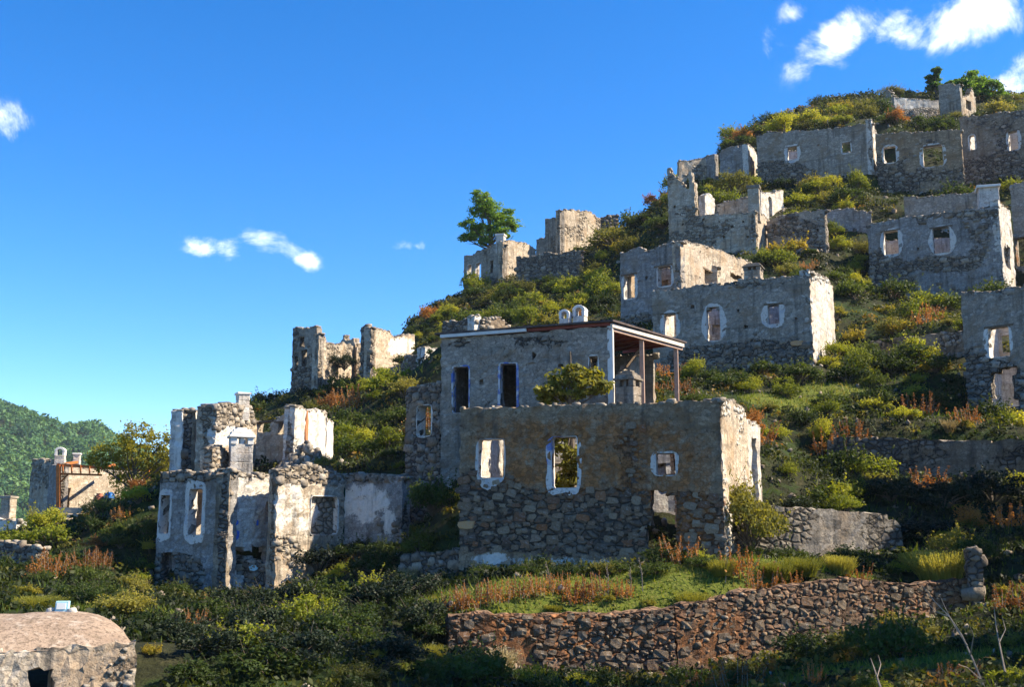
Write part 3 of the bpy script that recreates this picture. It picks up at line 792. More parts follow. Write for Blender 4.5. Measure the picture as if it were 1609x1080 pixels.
# ---- the front stone house
H1 = root_at('stone_house', 925, 893, 34.2, 'large roofless stone house in front with bare rubble lower wall and a doorway', 'house')
w, fr = pxwall(H1, (722, 35.2), (1135, 33.2), [(722,641),(800,639),(860,638),(1000,634),(1135,629)], [(722,897),(930,900),(1135,884)],
    [(751,690,793,752, dict(sur=(0.13,0.06,0.04,0.42), expo=3.4, smat='surround')),
     (866,686,908,768, dict(sur=(0.2,0.13,0.02,0.24), expo=5, smat='surround_blue')),
     (1030,712,1062,748, dict(sur=(0.2,0.12,0.08,0.05), expo=4)),
     (1016,770,1070,872, dict(rough=0.55))],
    s=0.17, pl=0.42, regs=[('pl',880,822,330,50,-1.25),('pl',1090,830,60,60,-0.7),('pl',760,800,60,60,-0.9),('ru',970,715,170,70,1.15),('ru',790,705,80,62,0.75),('ru',1050,790,40,50,0.9),('ru',1090,830,60,80,0.85),('ru',830,790,90,40,0.4),
        ('wh',870,886,140,20,1.02),('wh',760,868,40,20,0.75),('pl',930,650,300,14,0.3)], mat='brown', stones=0.195, stone_mat='stone_warm', as_objects=295, plamp=0.6, rag=0.05)
fr1 = fr; W1 = w
zb1 = fr.hit(930, 897)[1]; zt1 = fr.hit(930, 637)[1]
room(H1, fr, 3.6, zb1+0.1, zt1-0.35, zt1-0.3, rise=5.0, pl=0.5)
put_stones([(fr.pt(fr.hit(733, 826)[0], fr.hit(733, 826)[1], 0.03), Vector((fr.t.x, fr.t.y, 0))*0.26, Vector((-fr.n.x, -fr.n.y, 0))*0.12, Vector((0, 0, 0.12)))], W1, 'stone_orange', 'corner_stone')
for (jx, y0, y1, wj, nm) in ((1056,713,747,5,'brick_jamb'),(1063,775,830,5,'brick_jamb'),(1020,772,800,4,'brick_jamb')):
    u_, za = fr.hit(jx, y1); _, zb_ = fr.hit(jx, y0); nb = max(3, int((zb_-za)/0.11))
    mb = MB()
    for k in range(nb):
        mb.box(fr.pt(u_+random.uniform(-.02,.02), za+(zb_-za)*(k+0.5)/nb, 0.27), Vector((fr.t.x, fr.t.y, 0))*wj*0.011*random.uniform(.8,1.15), Vector((-fr.n.x, -fr.n.y, 0))*0.2, Vector((0, 0, (zb_-za)/nb*0.43)), jit=0.008)
    mb.build(nm, M['brick'], W1)
pxwall(H1, (1136, 33.25), (1176, 37.4), [(1136,629),(1160,634),(1176,650)], [(1136,884),(1176,865)], mat='cream', pl=0.3, wh=-0.15, regs=[('pl',1155,640,40,16,-0.4)], stones=0.15, stone_mat='pale_stone', s=0.2)
pxwall(H1, (1177, 37.5), (1197, 39.2), [(1177,662),(1197,674)], [(1177,865),(1197,855)], [(1183,690,1191,800)], mat='whitewash', pl=0.6, s=0.25)

# ---- the flat-roofed house behind it with the porch
H2 = root_at('porch_house', 830, 660, 42, 'grey flat-roofed house with blue-edged doorways and open wooden porch behind the front house', 'house')
w, fr = pxwall(H2, (692, 42.6), (958, 41.0), [(692,532),(820,524),(958,512)], [(692,800),(722,770),(800,655),(958,655)],
    [(711,576,737,650, dict(sur=(0.08,0.06,0.07,0.0), expo=9, smat='surround_azure')), (785,571,812,650, dict(sur=(0.09,0.10,0.07,0.0), expo=9, smat='surround_azure')), (925,559,940,583, dict(sur=(0.03,0.05,0.05,0.03), expo=6, smat='surround_warm'))],
    pl=0.5, regs=[('pl',830,540,150,16,-0.5),('wh',705,720,16,60,0.55),('ru',930,600,40,30,0.4)], mat='grey', rag=0.02, caps=False, s=0.2, inmat='grey', th=0.45, holes=[(756,600),(840,560),(880,575)])
fr2 = fr
zr = fr.hit(958, 511)[1]; zf2 = fr.hit(958, 655)[1]
A2, B2 = fr.p0, fr.p1; C2 = P(1070, 540, 46.0).xy; D2 = A2 - fr.n*5.8 + fr.t*1.0
zrl = fr.hit(692, 531)[1]; zrc = P(1070, 543, 46.0).z
def roof_poly(z0, z1, grow, name, mat, parent, w=(None,)):
    cs = [(A2, zrl), (B2, zr), (C2, zrc), (D2, zrl)]
    cen = sum((c[0] for c in cs), Vector((0, 0)))/4
    mb = MB(); pts = []
    for dz in (z0, z1):
        for c, z in cs:
            q = c + (c-cen).normalized()*grow; pts.append((q.x, q.y, z+dz))
    mb.poly(pts, [(0,3,2,1),(4,5,6,7),(0,1,5,4),(1,2,6,5),(2,3,7,6),(3,0,4,7)]); return mb.build(name, M[mat], parent)
rf = roof_poly(0.10, 0.17, 0.28, 'roof', 'roofsheet', H2)
roof_poly(-0.02, 0.095, 0.05, 'roof_boards', 'redpaint', rf)
mb = MB()
t3 = lambda a, b: (Vector((b.x-a.x, b.y-a.y, 0)))
def beam(mb, a, b, r, rz=None, mi=0):
    a = Vector(a); b = Vector(b); d = (b-a); t = d.normalized(); s = t.cross(Vector((0, 0, 1)))
    if s.length < 1e-3: s = Vector((1, 0, 0))
    s.normalize(); u = s.cross(t); mb.box((a+b)/2, d/2, s*r, u*(rz or r), mi)
bt = Vector((B2.x, B2.y, zr)); ct = Vector((C2.x, C2.y, zrc))
nC = (C2-B2).normalized(); nC = Vector((nC.y, -nC.x, 0))
mb = MB(); beam(mb, bt+nC*0.1+Vector((0,0,-0.02)), ct+nC*0.1+Vector((0,0,-0.02)), 0.05, 0.07); mb.build('fascia', M['palepaint'], rf)
mb = MB(); beam(mb, bt+nC*0.02+Vector((0,0,-0.16)), ct+nC*0.02+Vector((0,0,-0.16)), 0.05, 0.05); mb.build('porch_beam', M['postpaint'], rf)
lf = Vector((A2.x, A2.y, zrl)); mb = MB(); nf = Vector((fr.n.x, fr.n.y, 0))
mid = lf.lerp(bt, 0.52); beam(mb, lf+nf*0.10+Vector((0,0,0.03)), mid+nf*0.10+Vector((0,0,0.03)), 0.06, 0.06); mb.build('eaves_strip', M['limecap'], rf)
for k in range(7):          # rafters under the porch, their ends show
    a = bt.lerp(ct, 0.12+0.12*k) + Vector((0, 0, -0.08)); b = a + Vector((-fr.n.x, -fr.n.y, 0))*1.6 - Vector((fr.t.x, fr.t.y, 0))*2.2
    mb = MB(); beam(mb, a, b, 0.035, 0.05); mb.build('rafter', M['redpaint'], rf)
for (px_, d_) in ((1010, 43.3), (1064, 45.7)):
    q = P(px_, 640, d_); k = (q.xy-B2).dot((C2-B2).normalized())/(C2-B2).length
    zt = zr+(zrc-zr)*k-0.2
    mb = MB(); mb.box((q.x, q.y, (zt+zf2-0.8)/2), (0.085, -0.02, 0), (0.02, 0.085, 0), (0, 0, (zt-zf2+0.8)/2)); mb.build('porch_post', M['postpaint'], H2, bevel=0.01)
mb = MB(); q = P(961, 600, 40.95); mb.box((q.x, q.y+0.2, (zr-0.03+zf2-0.6)/2), (0.11, -0.03, 0), (0.03, 0.16, 0), (0, 0, (zr-0.03-zf2+0.6)/2)); mb.build('corner_pillar', M['limecap'], H2, bevel=0.02)
mb = MB(); beam(mb, P(984, 577, 43.5), P(1004, 550, 43.8), 0.04); mb.build('brace', M['wood'], H2)
pxwall(H2, (976, 43.4), (1007, 45.4), [(976,600),(985,575),(1007,552)], [(976,660),(1007,655)], [(994,600,1000,610)], mat='cream', pl=0.8, caps=False, s=0.2, th=0.3)
inwall(H2, D2-fr.t*0.1, D2+fr.t*6.5, zrl-0.1, zrl-0.1, zf2, mat='grey')
inwall(H2, A2-fr.n*0.5+fr.t*0.4, D2+fr.t*0.02, zrl-0.12, zrl-0.12, zf2-1.5, mat='grey')
inwall(H2, B2-fr.n*0.5-fr.t*0.5, B2-fr.n*3.0-fr.t*0.45, zr-0.15, zr-0.15, zf2-0.5, mat='grey')
for k in (0.1, 0.5, 0.9, 1.3):
    for dd, dz in ((1.5, -0.1), (4.5, 0.0), (7.5, 1.6)):
        q = A2 + fr.t*(fr.L*k) - fr.n*dd; CTRL.append((q.x, q.y, zf2+dz))
chimney(rf, 886, 43.0, 487, 523, 18, 'arch', 'whitewash', 0.35); chimney(rf, 909, 43.0, 480, 522, 21, 'arch', 'whitewash', 0.35)
chimney(H2, 981, 40.2, 581, 650, 33, 'dome', 'grey', 0.55)

ANX = root_at('stone_annexe', 664, 855, 43, 'tall rubble wall with one white-edged window left of the porch house', 'ruin')
pxwall(ANX, (637, 44.2), (691, 42.9), [(637,607),(690,600)], [(637,860),(691,840)], [(655,637,678,686, dict(sur=(0.04,0.12,0.04,0.08), expo=4, smat='surround_warm', arch=0.2))], mat='drystone', pl=-0.25, stones=0.26, stone_mat='stone', s=0.2, regs=[('pl',664,630,40,20,0.4)])

# ---- the broken white house on the left
LH = root_at('broken_house', 430, 915, 43, 'tall broken house on the left with pale plaster, two slit windows and open rooms', 'ruin')
w, fr = pxwall(LH, (247, 41.50), (358, 39.90), [(247,742),(300,741),(358,737)], [(247,925),(300,938),(358,932)],
    [(251,778,267,840, dict(sur=(0.1,0.14,0.25,0.3), expo=7, smat='surround')), (296,768,318,842, dict(sur=(0.2,0.18,0.3,0.32), expo=7, smat='surround')), (253,870,275,915, dict(rough=0.7))],
    mat='bluegrey', pl=0.65, regs=[('pl',300,746,75,11,-1.8),('pl',275,905,48,38,-1.7),('pl',350,790,14,80,-0.6),('ru',320,760,20,14,0.5)], stones=0.2, stone_mat='stone', s=0.18, th=0.45)
inwall(LH, fr.p0-fr.n*0.45+fr.t*0.4, fr.p0-fr.n*4.5+fr.t*1.6, fr.hit(247,745)[1]-0.1, fr.hit(247,745)[1]-0.2, fr.hit(250,925)[1], mat='whitewash')
w, fr = pxwall(LH, (360, 40.20), (431, 41.90), [(360,739),(393,742),(431,742)], [(360,935),(431,915)], [(362,860,426,905, dict(rough=0.5)), (416,790,431,822, dict(rough=0.4, layers=(0,))), (389,735,396,757)],
    mat='whitewash', pl=0.75, regs=[('pl',395,745,50,8,-1.2),('ru',385,780,30,30,0.35)], stones=0.2, stone_mat='stone_grey', s=0.16)
for (gx, gy, gw, gh, c_) in ((369,822,9,9,'blue_paint'),(372,841,7,16,'blue_paint'),(404,822,2.5,10,'blue_paint')): wall_patch(w, fr, gx, gy, gw, gh, c_, 'graffiti', gx)
pw, pf = pxwall(LH, (362, 40.90), (432, 40.50), [(362,868),(432,890)], [(362,945),(432,930)], mat='drystone', pl=-0.4, stones=0.24, stone_mat='stone', s=0.25)
for (gx, gy, gw, gh) in ((361,899,13,15),(394,893,14,10)): wall_patch(pw, pf, gx+4, gy, gw, gh, 'paleblue', 'graffiti', gx)
pxwall(LH, (358, 39.85), (364, 40.20), [(358,738),(364,740)], [(358,935),(364,935)], mat='drystone', pl=0.1, s=0.2)
w, fr = pxwall(LH, (434, 40.10), (541, 42.60), [(434,738),(450,733),(490,730),(541,742)], [(434,935),(541,880)], [(488,780,530,842, dict(layers=(0,), sur=(0.05,0.1,0.05,0.0), expo=6, smat='surround_warm'))],
    mat='cream', pl=0.45, wh=-0.25, regs=[('wh',460,800,40,50,0.35),('pl',490,742,80,20,-1.2),('pl',440,870,50,30,-0.5),('pl',520,820,30,40,-0.3)], stones=0.2, stone_mat='stone_grey', s=0.17)
w, fr = pxwall(LH, (541, 42.60), (632, 41.20), [(541,742),(632,749)], [(541,868),(632,868)], mat='bluegrey', pl=0.5, wh=-0.55, regs=[('wh',570,790,50,40,0.75),('wh',615,830,16,30,0.6),('pl',585,752,60,12,-0.9)], stones=0.2, stone_mat='stone', s=0.2)
pxwall(LH, (285, 44.10), (341, 47.30), [(285,644),(341,650)], [(285,745),(341,740)], [(336,655,345,668)], mat='whitewash', pl=0.9, wh=0.5, s=0.2, ctrl=False, regs=[('pl',310,648,40,6,-1.0),('ru',310,705,25,20,0.3)])
pxwall(LH, (271, 46.50), (285, 44.20), [(271,664),(278,650),(285,645)], [(271,745),(285,745)], mat='drystone', pl=-0.3, s=0.25, ctrl=False, stones=0.25)
w, fr = pxwall(LH, (339, 43.90), (402, 46.70), [(339,633),(352,632),(395,640),(402,660)], [(339,745),(402,740)], mat='cream', pl=0.4, wh=-0.2, regs=[('pl',370,650,50,20,-1.2),('wh',360,685,40,14,0.6)], stones=0.18, stone_mat='stone_grey', s=0.17, ctrl=False, th=0.9)
chimney(w, 383, 45.7, 616, 648, 19, 'plain', 'whitewash', -0.5)
chimney(LH, 379, 42.1, 671, 742, 36, 'dome', 'whitewash', -0.35)
pxwall(LH, (334, 41.50), (361, 42.70), [(334,705),(347,700),(361,712)], [(334,745),(361,745)], mat='cream', pl=0.2, stones=0.18, stone_mat='stone_grey', s=0.16, ctrl=False)
pxwall(LH, (399, 48.80), (462, 47.30), [(399,662),(440,653),(462,652)], [(399,735),(462,735)], [(404,664,425,680, dict(lintel=1)), (437,664,458,682, dict(lintel=1))], mat='cream', pl=0.7, s=0.18, ctrl=False, th=0.35)
w, fr = pxwall(LH, (462, 45.50), (512, 48.30), [(462,637),(478,640),(480,643),(512,645)], [(462,735),(512,730)], mat='whitewash', pl=0.35, wh=0.15, s=0.17, ctrl=False, stones=0.2, stone_mat='pale_stone')
wall_patch(w, fr, 481, 675, 5, 64, 'brick', 'brick_seam', 3)
pxwall(LH, (513, 48.30), (524, 49.30), [(513,655),(524,660)], [(513,730),(524,725)], mat='whitewash', pl=0.8, wh=0.3, s=0.2, ctrl=False)
for k in range(7):
    q = P(300+35*k, 742, 44.8+0.4*(k % 2)); CTRL.append((q.x, q.y, q.z-0.1))
for k in range(6):
    q = P(300+40*k, 735, 50.3); CTRL.append((q.x, q.y, q.z))

def heap(name, px, py, d, rx, ry, hgt, n, label, smin=0.12, smax=0.3, mat='stone_grey'):
    c = P(px, py, d); items = []
    for i in range(n):
        a = random.uniform(0, 6.28); r = math.sqrt(random.random()); x, y = math.cos(a)*r*rx, math.sin(a)*r*ry
        z = hgt*(1-r**1.5)*random.uniform(0.1, 1)
        s = random.uniform(smin, smax); q = Quaternion((random.random()-.5, random.random()-.5, random.random()-.5, random.random()-.5)).normalized()
        items.append((c+Vector((x, y, z)), q @ Vector((s*0.7, 0, 0)), q @ Vector((0, s*0.5, 0)), q @ Vector((0, 0, s*0.4))))
    o = link_mesh(name, tile_mesh(name, items, mat, c), None, c); tag(o, label, 'rubble', None); return o
heap('rubble_heap', 478, 738, 43.9, 1.0, 0.8, 1.1, 160, 'dark heap of fallen stones on top of the broken left house')

# ---- far left: house with rusty pergola and terrace
FL = root_at('terrace_house', 130, 838, 60, 'low ruined house with two white chimneys beside the rusty pergola at far left', 'house')
pxwall(FL, (46, 62), (80, 60), [(50,722),(80,722)], [(46,840),(80,840)], mat='cream', pl=0.35, stones=0.25, stone_mat='stone_grey', s=0.3, holes=[(63,766)])
pxwall(FL, (74, 58.5), (91, 57.6), [(74,735),(80,730),(91,730)], [(74,838),(91,838)], mat='bluegrey', pl=0.6, s=0.25, caps=False)
w, fr = pxwall(FL, (90, 59), (222, 64), [(90,729),(222,744)], [(90,838),(222,830)], [(103,768,109,800, dict(layers=(0,)))], mat='cream', pl=0.35, stones=0.25, stone_mat='stone_grey', s=0.25)
chimney(w, 92, 59.6, 704, 735, 16, 'arch', 'whitewash', -0.2); chimney(w, 119, 60.5, 712, 737, 11, 'plain', 'whitewash', -0.2)

PG = root_at('pergola', 160, 800, 57, 'rust-red metal pergola frame overgrown by the autumn tree at far left', 'pergola')
for (x0, y0, d0, x1, y1, d1, r) in ((90,731,57.5,232,740,57.5,0.07),(93,745,57.5,160,747,57.5,0.05),(92,731,57.5,125,726,61,0.06),(160,735,57.5,180,731,61,0.06),(230,740,57.5,240,735,61,0.06)):
    mb = MB(); beam(mb, P(x0, y0, d0), P(x1, y1, d1), r); mb.build('beam', M['rustmetal'], PG)
for (x0, yb) in ((92, 800), (232, 800)):
    mb = MB(); beam(mb, P(x0, 731, 57.45), P(x0, yb+12, 57.45), 0.09); mb.build('post', M['rustmetal'], PG)
for k in range(5):
    mb = MB(); x = 98+14*k; beam(mb, P(x, 731, 57.4), P(x+1, 746, 57.4), 0.03); mb.build('strut', M['rustmetal'], PG)
mb = MB(); beam(mb, P(93, 760, 57.5), P(108, 745, 57.5), 0.035); mb.build('brace', M['rustmetal'], PG)

PT = root_at('timber_platform', 150, 838, 56, 'weathered plank platform with posts below the rusty pergola', 'platform')
for k, (x0, y0, x1, y1) in enumerate(((94,812,200,808),(97,820,192,817),(82,800,214,802),(84,806,150,804),(182,800,190,830),(82,828,97,826),(80,835,98,834))):
    mb = MB(); beam(mb, P(x0, y0, 55.6), P(x1, y1, 55.6), 0.22 if k < 2 else 0.1, 0.07 if k != 4 else 0.1); mb.build('plank', M['greywood'], PT)
for x in (86, 118, 150, 182, 205):
    mb = MB(); beam(mb, P(x, 806, 55.7), P(x, 845, 55.7), 0.08); mb.build('post', M['greywood'], PT)

def lathe(prof, c, n=14):
    mb = MB(); pts = []; fs = []
    for (r, z) in prof:
        for k in range(n): a = 2*math.pi*k/n; pts.append(Vector(c)+Vector((math.cos(a)*r, math.sin(a)*r, z)))
    for i in range(len(prof)-1):
        for k in range(n): fs.append((i*n+k, i*n+(k+1) % n, (i+1)*n+(k+1) % n, (i+1)*n+k))
    fs.append(tuple(range(n))[::-1]); fs.append(tuple((len(prof)-1)*n+k for k in range(n)))
    mb.poly(pts, fs); return mb
def lathe_thing(name, px, py, d, prof, mat, label, cat):
    c = P(px, py, d); r = empty(name, c, label, cat); o = lathe(prof, c).build('body', M[mat], r, smooth_f=True); return r, c
r_, c_ = lathe_thing('blue_drum', 171, 799, 55.4, [(0.22,0.0),(0.26,0.05),(0.26,0.3),(0.28,0.32),(0.26,0.36),(0.26,0.6),(0.2,0.72),(0.08,0.78)], 'blue_plastic', 'round blue plastic drum on the plank platform at far left', 'drum')
r_, c_ = lathe_thing('clay_jar', 155, 799, 55.5, [(0.14,0.0),(0.24,0.15),(0.29,0.35),(0.24,0.55),(0.13,0.66),(0.17,0.72)], 'clay', 'reddish rounded clay jar left of the blue drum', 'jar')
DB = root_at('debris_pile', 135, 842, 53, 'pile of sticks with a blue and an orange rag below the plank platform', 'debris')
for i in range(60):
    c = P(135+random.uniform(-34, 34), 838+random.uniform(-8, 5), 53+random.uniform(-0.6, 0.8)); a = random.uniform(0, 3.14); l = random.uniform(0.3, 0.9)
    dv = Vector((math.cos(a)*l, math.sin(a)*l*0.5, random.uniform(-0.3, 0.5)*l)); mb = MB(); mb.tube([c-dv/2, c, c+dv/2], [0.03, 0.035, 0.02], 5); mb.build('stick', M['pale_twig' if i % 2 else 'bark'], DB)
for (x, y, m_) in ((150, 828, 'blue_plastic'), (157, 832, 'orange_cloth'), (163, 838, 'paper_white')):
    c = P(x, y, 52.4); me = tile_mesh('rag', [(c, Vector((0.28, 0, 0.1)), Vector((0, 0.2, 0)), Vector((0.05, 0, 0.16)))], m_, DB.location); link_mesh('rag', me, DB)

HUT = root_at('white_shed', 5, 850, 50, 'small whitewashed shed wall cut by the left edge of the picture', 'ruin')
w, fr = pxwall(HUT, (-14, 51), (25, 50), [(-14,812),(25,820)], [(-14,856),(25,858)], mat='whitewash', pl=0.9, wh=0.2, s=0.25)
chimney(w, 6, 50.8, 779, 818, 18, 'plain', 'cream', 0.2)
SW = root_at('low_stone_wall', 25, 895, 41, 'low rubble wall below the white shed at the left edge', 'wall')
pxwall(SW, (-14, 42), (60, 41), [(-14,852),(30,854),(60,862)], [(-14,896),(60,898)], mat='drystone', pl=-0.4, stones=0.26, stone_mat='stone', s=0.25)

# ---- ruins on the left skyline
LM = root_at('skyline_ruin', 540, 612, 79, 'tall jagged ruin standing on the left end of the ridge', 'ruin')
pxwall(LM, (459, 81), (500, 79), [(459,512),(496,511.5),(497,524),(501,525)], [(459,618),(500,612)], [(472,530,478,546),(463,560,468,582),(474,550,482,576)], mat='grey', pl=0.35, s=0.26, rag=0.3, stones=0.25, regs=[('pl',480,600,40,22,-1.0)])
pxwall(LM, (500, 79), (562, 85), [(500,524),(512,525),(513,536),(562,541)], [(500,612),(562,602)], mat='cream', pl=0.3, s=0.26, rag=0.3, stones=0.25, stone_mat='stone_grey')
pxwall(LM, (535, 86), (560, 84), [(535,540),(540,523),(544,535),(556,529),(560,545)], [(535,605),(560,602)], mat='cream', pl=0.3, s=0.25, caps=False)
pxwall(LM, (566, 77.5), (582, 77), [(566,513),(575,507),(582,514)], [(566,628),(582,625)], mat='drystone', pl=-0.3, s=0.25, stones=0.28)
pxwall(LM, (582, 77), (651, 85), [(582,514),(612,520),(616,528),(651,526)], [(582,612),(651,575)], mat='cream', pl=0.6, s=0.24, rag=0.25, wh=-0.3, regs=[('wh',630,545,24,18,0.6)], stones=0.22, stone_mat='stone_grey')
WB = root_at('white_wall_stub', 680, 600, 67, 'broken white wall stub on the slope left of the porch house', 'ruin')
pxwall(WB, (667, 66), (694, 69), [(667,546),(682,548),(694,552)], [(667,605),(694,600)], mat='whitewash', pl=0.3, wh=0.1, s=0.22, stones=0.24, stone_mat='pale_stone')
SRB = root_at('slope_rubble_wall', 640, 606, 69, 'brown stepped rubble wall on the slope beside the white stub', 'ruin')
pxwall(SRB, (610, 72.5), (667, 67.5), [(610,578),(632,572),(636,560),(650,556),(667,552)], [(610,610),(667,606)], mat='brown', pl=-0.1, s=0.22, stones=0.22, rag=0.15)
SRN = root_at('low_ruin', 748, 540, 60, 'low ruined wall with a white post just above the flat roof', 'ruin')
pxwall(SRN, (696, 62), (745, 60.5), [(696,508),(720,503),(745,501)], [(696,545),(745,545)], mat='drystone', pl=0.1, s=0.25, stones=0.25)
pxwall(SRN, (745, 60.4), (756, 60.8), [(745,497),(756,497)], [(745,545),(756,545)], mat='whitewash', pl=0.6, wh=0.2, s=0.2)
pxwall(SRN, (757, 60.6), (799, 61.5), [(757,502),(785,497),(799,512)], [(757,545),(799,545)], mat='brown', pl=0.1, s=0.25, stones=0.25)

# ---- ruin below the pine
TR = root_at('pine_ruin', 830, 450, 100, 'ruined house with stepped tower standing right of the lone pine', 'ruin')
w, fr = pxwall(TR, (729, 105), (790, 99.5), [(729,403),(752,393),(775,384),(790,384)], [(729,465),(790,446)], [(734,416,741,441, dict(sur=(0.1,0.1,0.1,0.1), expo=5)), (747,413,756,441, dict(sur=(0.15,0.1,0.1,0.3), expo=5)), (770,410,775,429)], mat='grey', pl=0.5, s=0.28, rag=0.28, stones=0.25, regs=[('pl',760,450,50,12,-1)])
chimney(w, 785, 100.2, 367, 392, 14, 'plain', 'whitewash', 0.3)
pxwall(TR, (790, 99.5), (842, 104), [(790,378),(825,379),(842,390)], [(790,440),(842,436)], mat='cream', pl=0.35, s=0.28, rag=0.28, stones=0.25, stone_mat='stone_grey')
pxwall(TR, (811, 97.5), (913, 94), [(811,404),(850,398),(913,396)], [(811,446),(913,442)], mat='drystone', pl=-0.2, s=0.28, rag=0.28, stones=0.26, stone_mat='stone', ctrl=True)
pxwall(TR, (843, 107), (880, 103), [(843,376),(856,374),(857,343),(872,341),(876,360),(878,334),(880,328)], [(843,408),(880,405)], mat='grey', pl=0.3, s=0.28, rag=0.28, stones=0.3)
pxwall(TR, (880, 103), (944, 109), [(880,327),(925,331),(944,342)], [(880,405),(944,395)], mat='cream', pl=0.1, s=0.28, rag=0.28, stones=0.25, stone_mat='stone_grey')
pxwall(TR, (944, 111), (972, 111), [(944,342),(955,338),(972,338)], [(944,366),(972,366)], mat='brown', pl=0.1, s=0.28, rag=0.28, stones=0.3)

# ---- the middle house
MH = root_at('middle_house', 1150, 580, 57.5, 'roofless two-block house with three oval white window surrounds in mid slope', 'house')
w, fr = pxwall(MH, (975, 65), (1070, 62.5), [(975,397),(1008,388),(1014,394),(1040,384),(1070,378)], [(975,520),(1070,508)],
    [(980,432,998,470, dict(lintel=1, sur=(0.2,0.25,0.1,0.1), expo=4)), (1033,418,1055,450, dict(lintel=1, sur=(0.1,0.2,0.1,0.1), expo=5))], mat='bluegrey', pl=0.7, s=0.22, regs=[('pl',1020,505,60,12,-1.2)], stones=0.24, holes=[(1015,437),(1062,437)])
shell(MH, fr, 3, fr.hit(980,400)[1]-0.2, fr.hit(1065,385)[1]-0.2, fr.hit(1020,515)[1], left=True)
w, fr = pxwall(MH, (1070, 62.5), (1184, 72), [(1070,378),(1120,390),(1172,408),(1184,414)], [(1070,508),(1184,460)], [(1107,426,1120,447, dict(lintel=1)), (1147,432,1166,440)], mat='cream', pl=0.45, wh=-0.25, s=0.25, stones=0.22, stone_mat='stone_grey', holes=[(1100,396),(1131,409),(1100,436)])
w, fr = pxwall(MH, (1026, 59.5), (1275, 56), [(1026,456),(1080,450),(1170,440),(1275,428)], [(1026,592),(1150,590),(1275,578)],
    [(1043,494,1063,531, dict(sur=(0.28,0.28,0.25,0.1), lintel=1)), (1110,482,1132,536, dict(sur=(0.35,0.4,0.25,0.1), arch=0.25)), (1206,479,1225,510, dict(sur=(0.35,0.35,0.25,0.3), lintel=1))],
    mat='grey', pl=0.6, s=0.19, regs=[('pl',1230,565,110,30,-1.5),('pl',1120,565,80,25,-1.2),('ru',1255,540,20,10,0.6),('pl',1160,447,140,7,-0.6)], stones=0.24, stone_mat='stone', holes=[(1252,501),(1172,514),(1160,489),(1088,482)])
MHw = w
room(MH, fr, 2.6, fr.hit(1150,585)[1]+0.3, fr.hit(1030,460)[1]-0.2, fr.hit(1270,430)[1]-0.2, rise=2.8, pl=0.5)
pxwall(MH, (1275, 56), (1311, 61), [(1275,427),(1300,437),(1311,453)], [(1275,578),(1311,545)], mat='whitewash', pl=0.6, s=0.22, regs=[('pl',1290,435,30,10,-0.8)], stones=0.2, stone_mat='pale_stone')
chimney(MHw, 1182, 57.6, 411, 446, 28, 'dome', 'cream', 0.4)
put_stones([(fr.pt(fr.hit(1252, 540)[0], fr.hit(1252, 540)[1], 0.03), Vector((fr.t.x, fr.t.y, 0))*0.3, Vector((-fr.n.x, -fr.n.y, 0))*0.12, Vector((0, 0, 0.13)))], MHw, 'stone_orange', 'corner_stone')

# ---- right-hand house on the upper slope
RH = root_at('upper_right_house', 1470, 476, 73, 'big grey house with two oval white window surrounds high on the right', 'house')
w, fr = pxwall(RH, (1366, 75.5), (1574, 71), [(1366,352),(1420,341),(1540,326),(1574,322)], [(1366,472),(1470,480),(1574,474)],
    [(1388,363,1412,400, dict(sur=(0.25,0.35,0.25,0.3), lintel=1)), (1465,357,1493,398, dict(sur=(0.3,0.5,0.2,0.2), lintel=1))], mat='bluegrey', pl=0.38, s=0.22,
    regs=[('pl',1400,440,40,30,-1.0),('wh',1440,455,40,14,0.7),('pl',1480,415,60,14,-0.8),('pl',1460,335,120,7,-0.7)], stones=0.26, stone_mat='stone', holes=[(1443,391)])
RHw = w
room(RH, fr, 3.0, fr.hit(1470,475)[1]+0.3, fr.hit(1370,356)[1]-0.2, fr.hit(1570,326)[1]-0.2, rise=3.0, pl=0.5)
pxwall(RH, (1574, 71), (1593, 74.5), [(1574,322),(1586,330),(1593,348)], [(1574,474),(1593,460)], [(1578,385,1588,420, dict(rough=0.3))], mat='whitewash', pl=0.5, s=0.25)
chimney(RHw, 1556, 72.2, 289, 328, 32, 'plain', 'whitewash', 0.3)
UB = root_at('grey_wall_ruin', 1480, 345, 79, 'plain grey wall rising behind the big upper right house', 'ruin')
pxwall(UB, (1421, 80), (1545, 77.5), [(1421,310),(1545,301)], [(1421,352),(1545,345)], mat='grey', pl=0.5, s=0.3)
EB = root_at('edge_house', 1610, 420, 76, 'grey house wall with a doorway cut by the right edge high up', 'house')
pxwall(EB, (1592, 77), (1660, 75), [(1592,287),(1660,280)], [(1592,430),(1660,430)], [(1597,374,1612,418, dict(lintel=1))], mat='grey', pl=0.4, s=0.28, stones=0.27, regs=[('ru',1603,395,14,25,0.9)])

# ---- top rows
T1 = root_at('ridge_house', 1280, 288, 92, 'long grey house wall with two small windows below the summit', 'house')
w, fr = pxwall(T1, (1190, 94.5), (1372, 90), [(1190,213),(1204,208),(1300,201),(1372,194)], [(1190,292),(1280,290),(1372,278)],
    [(1237,231,1253,251, dict(sur=(0.3,0.3,0.3,0.35), lintel=1, expo=4)), (1322,223,1337,241, dict(sur=(0.1,0.1,0.1,0.1), smat='surround_warm', expo=4))], mat='grey', pl=0.6, s=0.26, regs=[('pl',1220,275,60,22,-1.2),('ru',1329,232,14,12,0.4)], stones=0.25, holes=[(1286,228)])
room(T1, fr, 3.0, fr.hit(1280,288)[1]+0.2, fr.hit(1195,214)[1]-0.2, fr.hit(1370,196)[1]-0.2, rise=3.0)
pxwall(T1, (1372, 90), (1380, 93.5), [(1372,194),(1380,216)], [(1372,278),(1380,268)], mat='whitewash', pl=0.4, s=0.3)
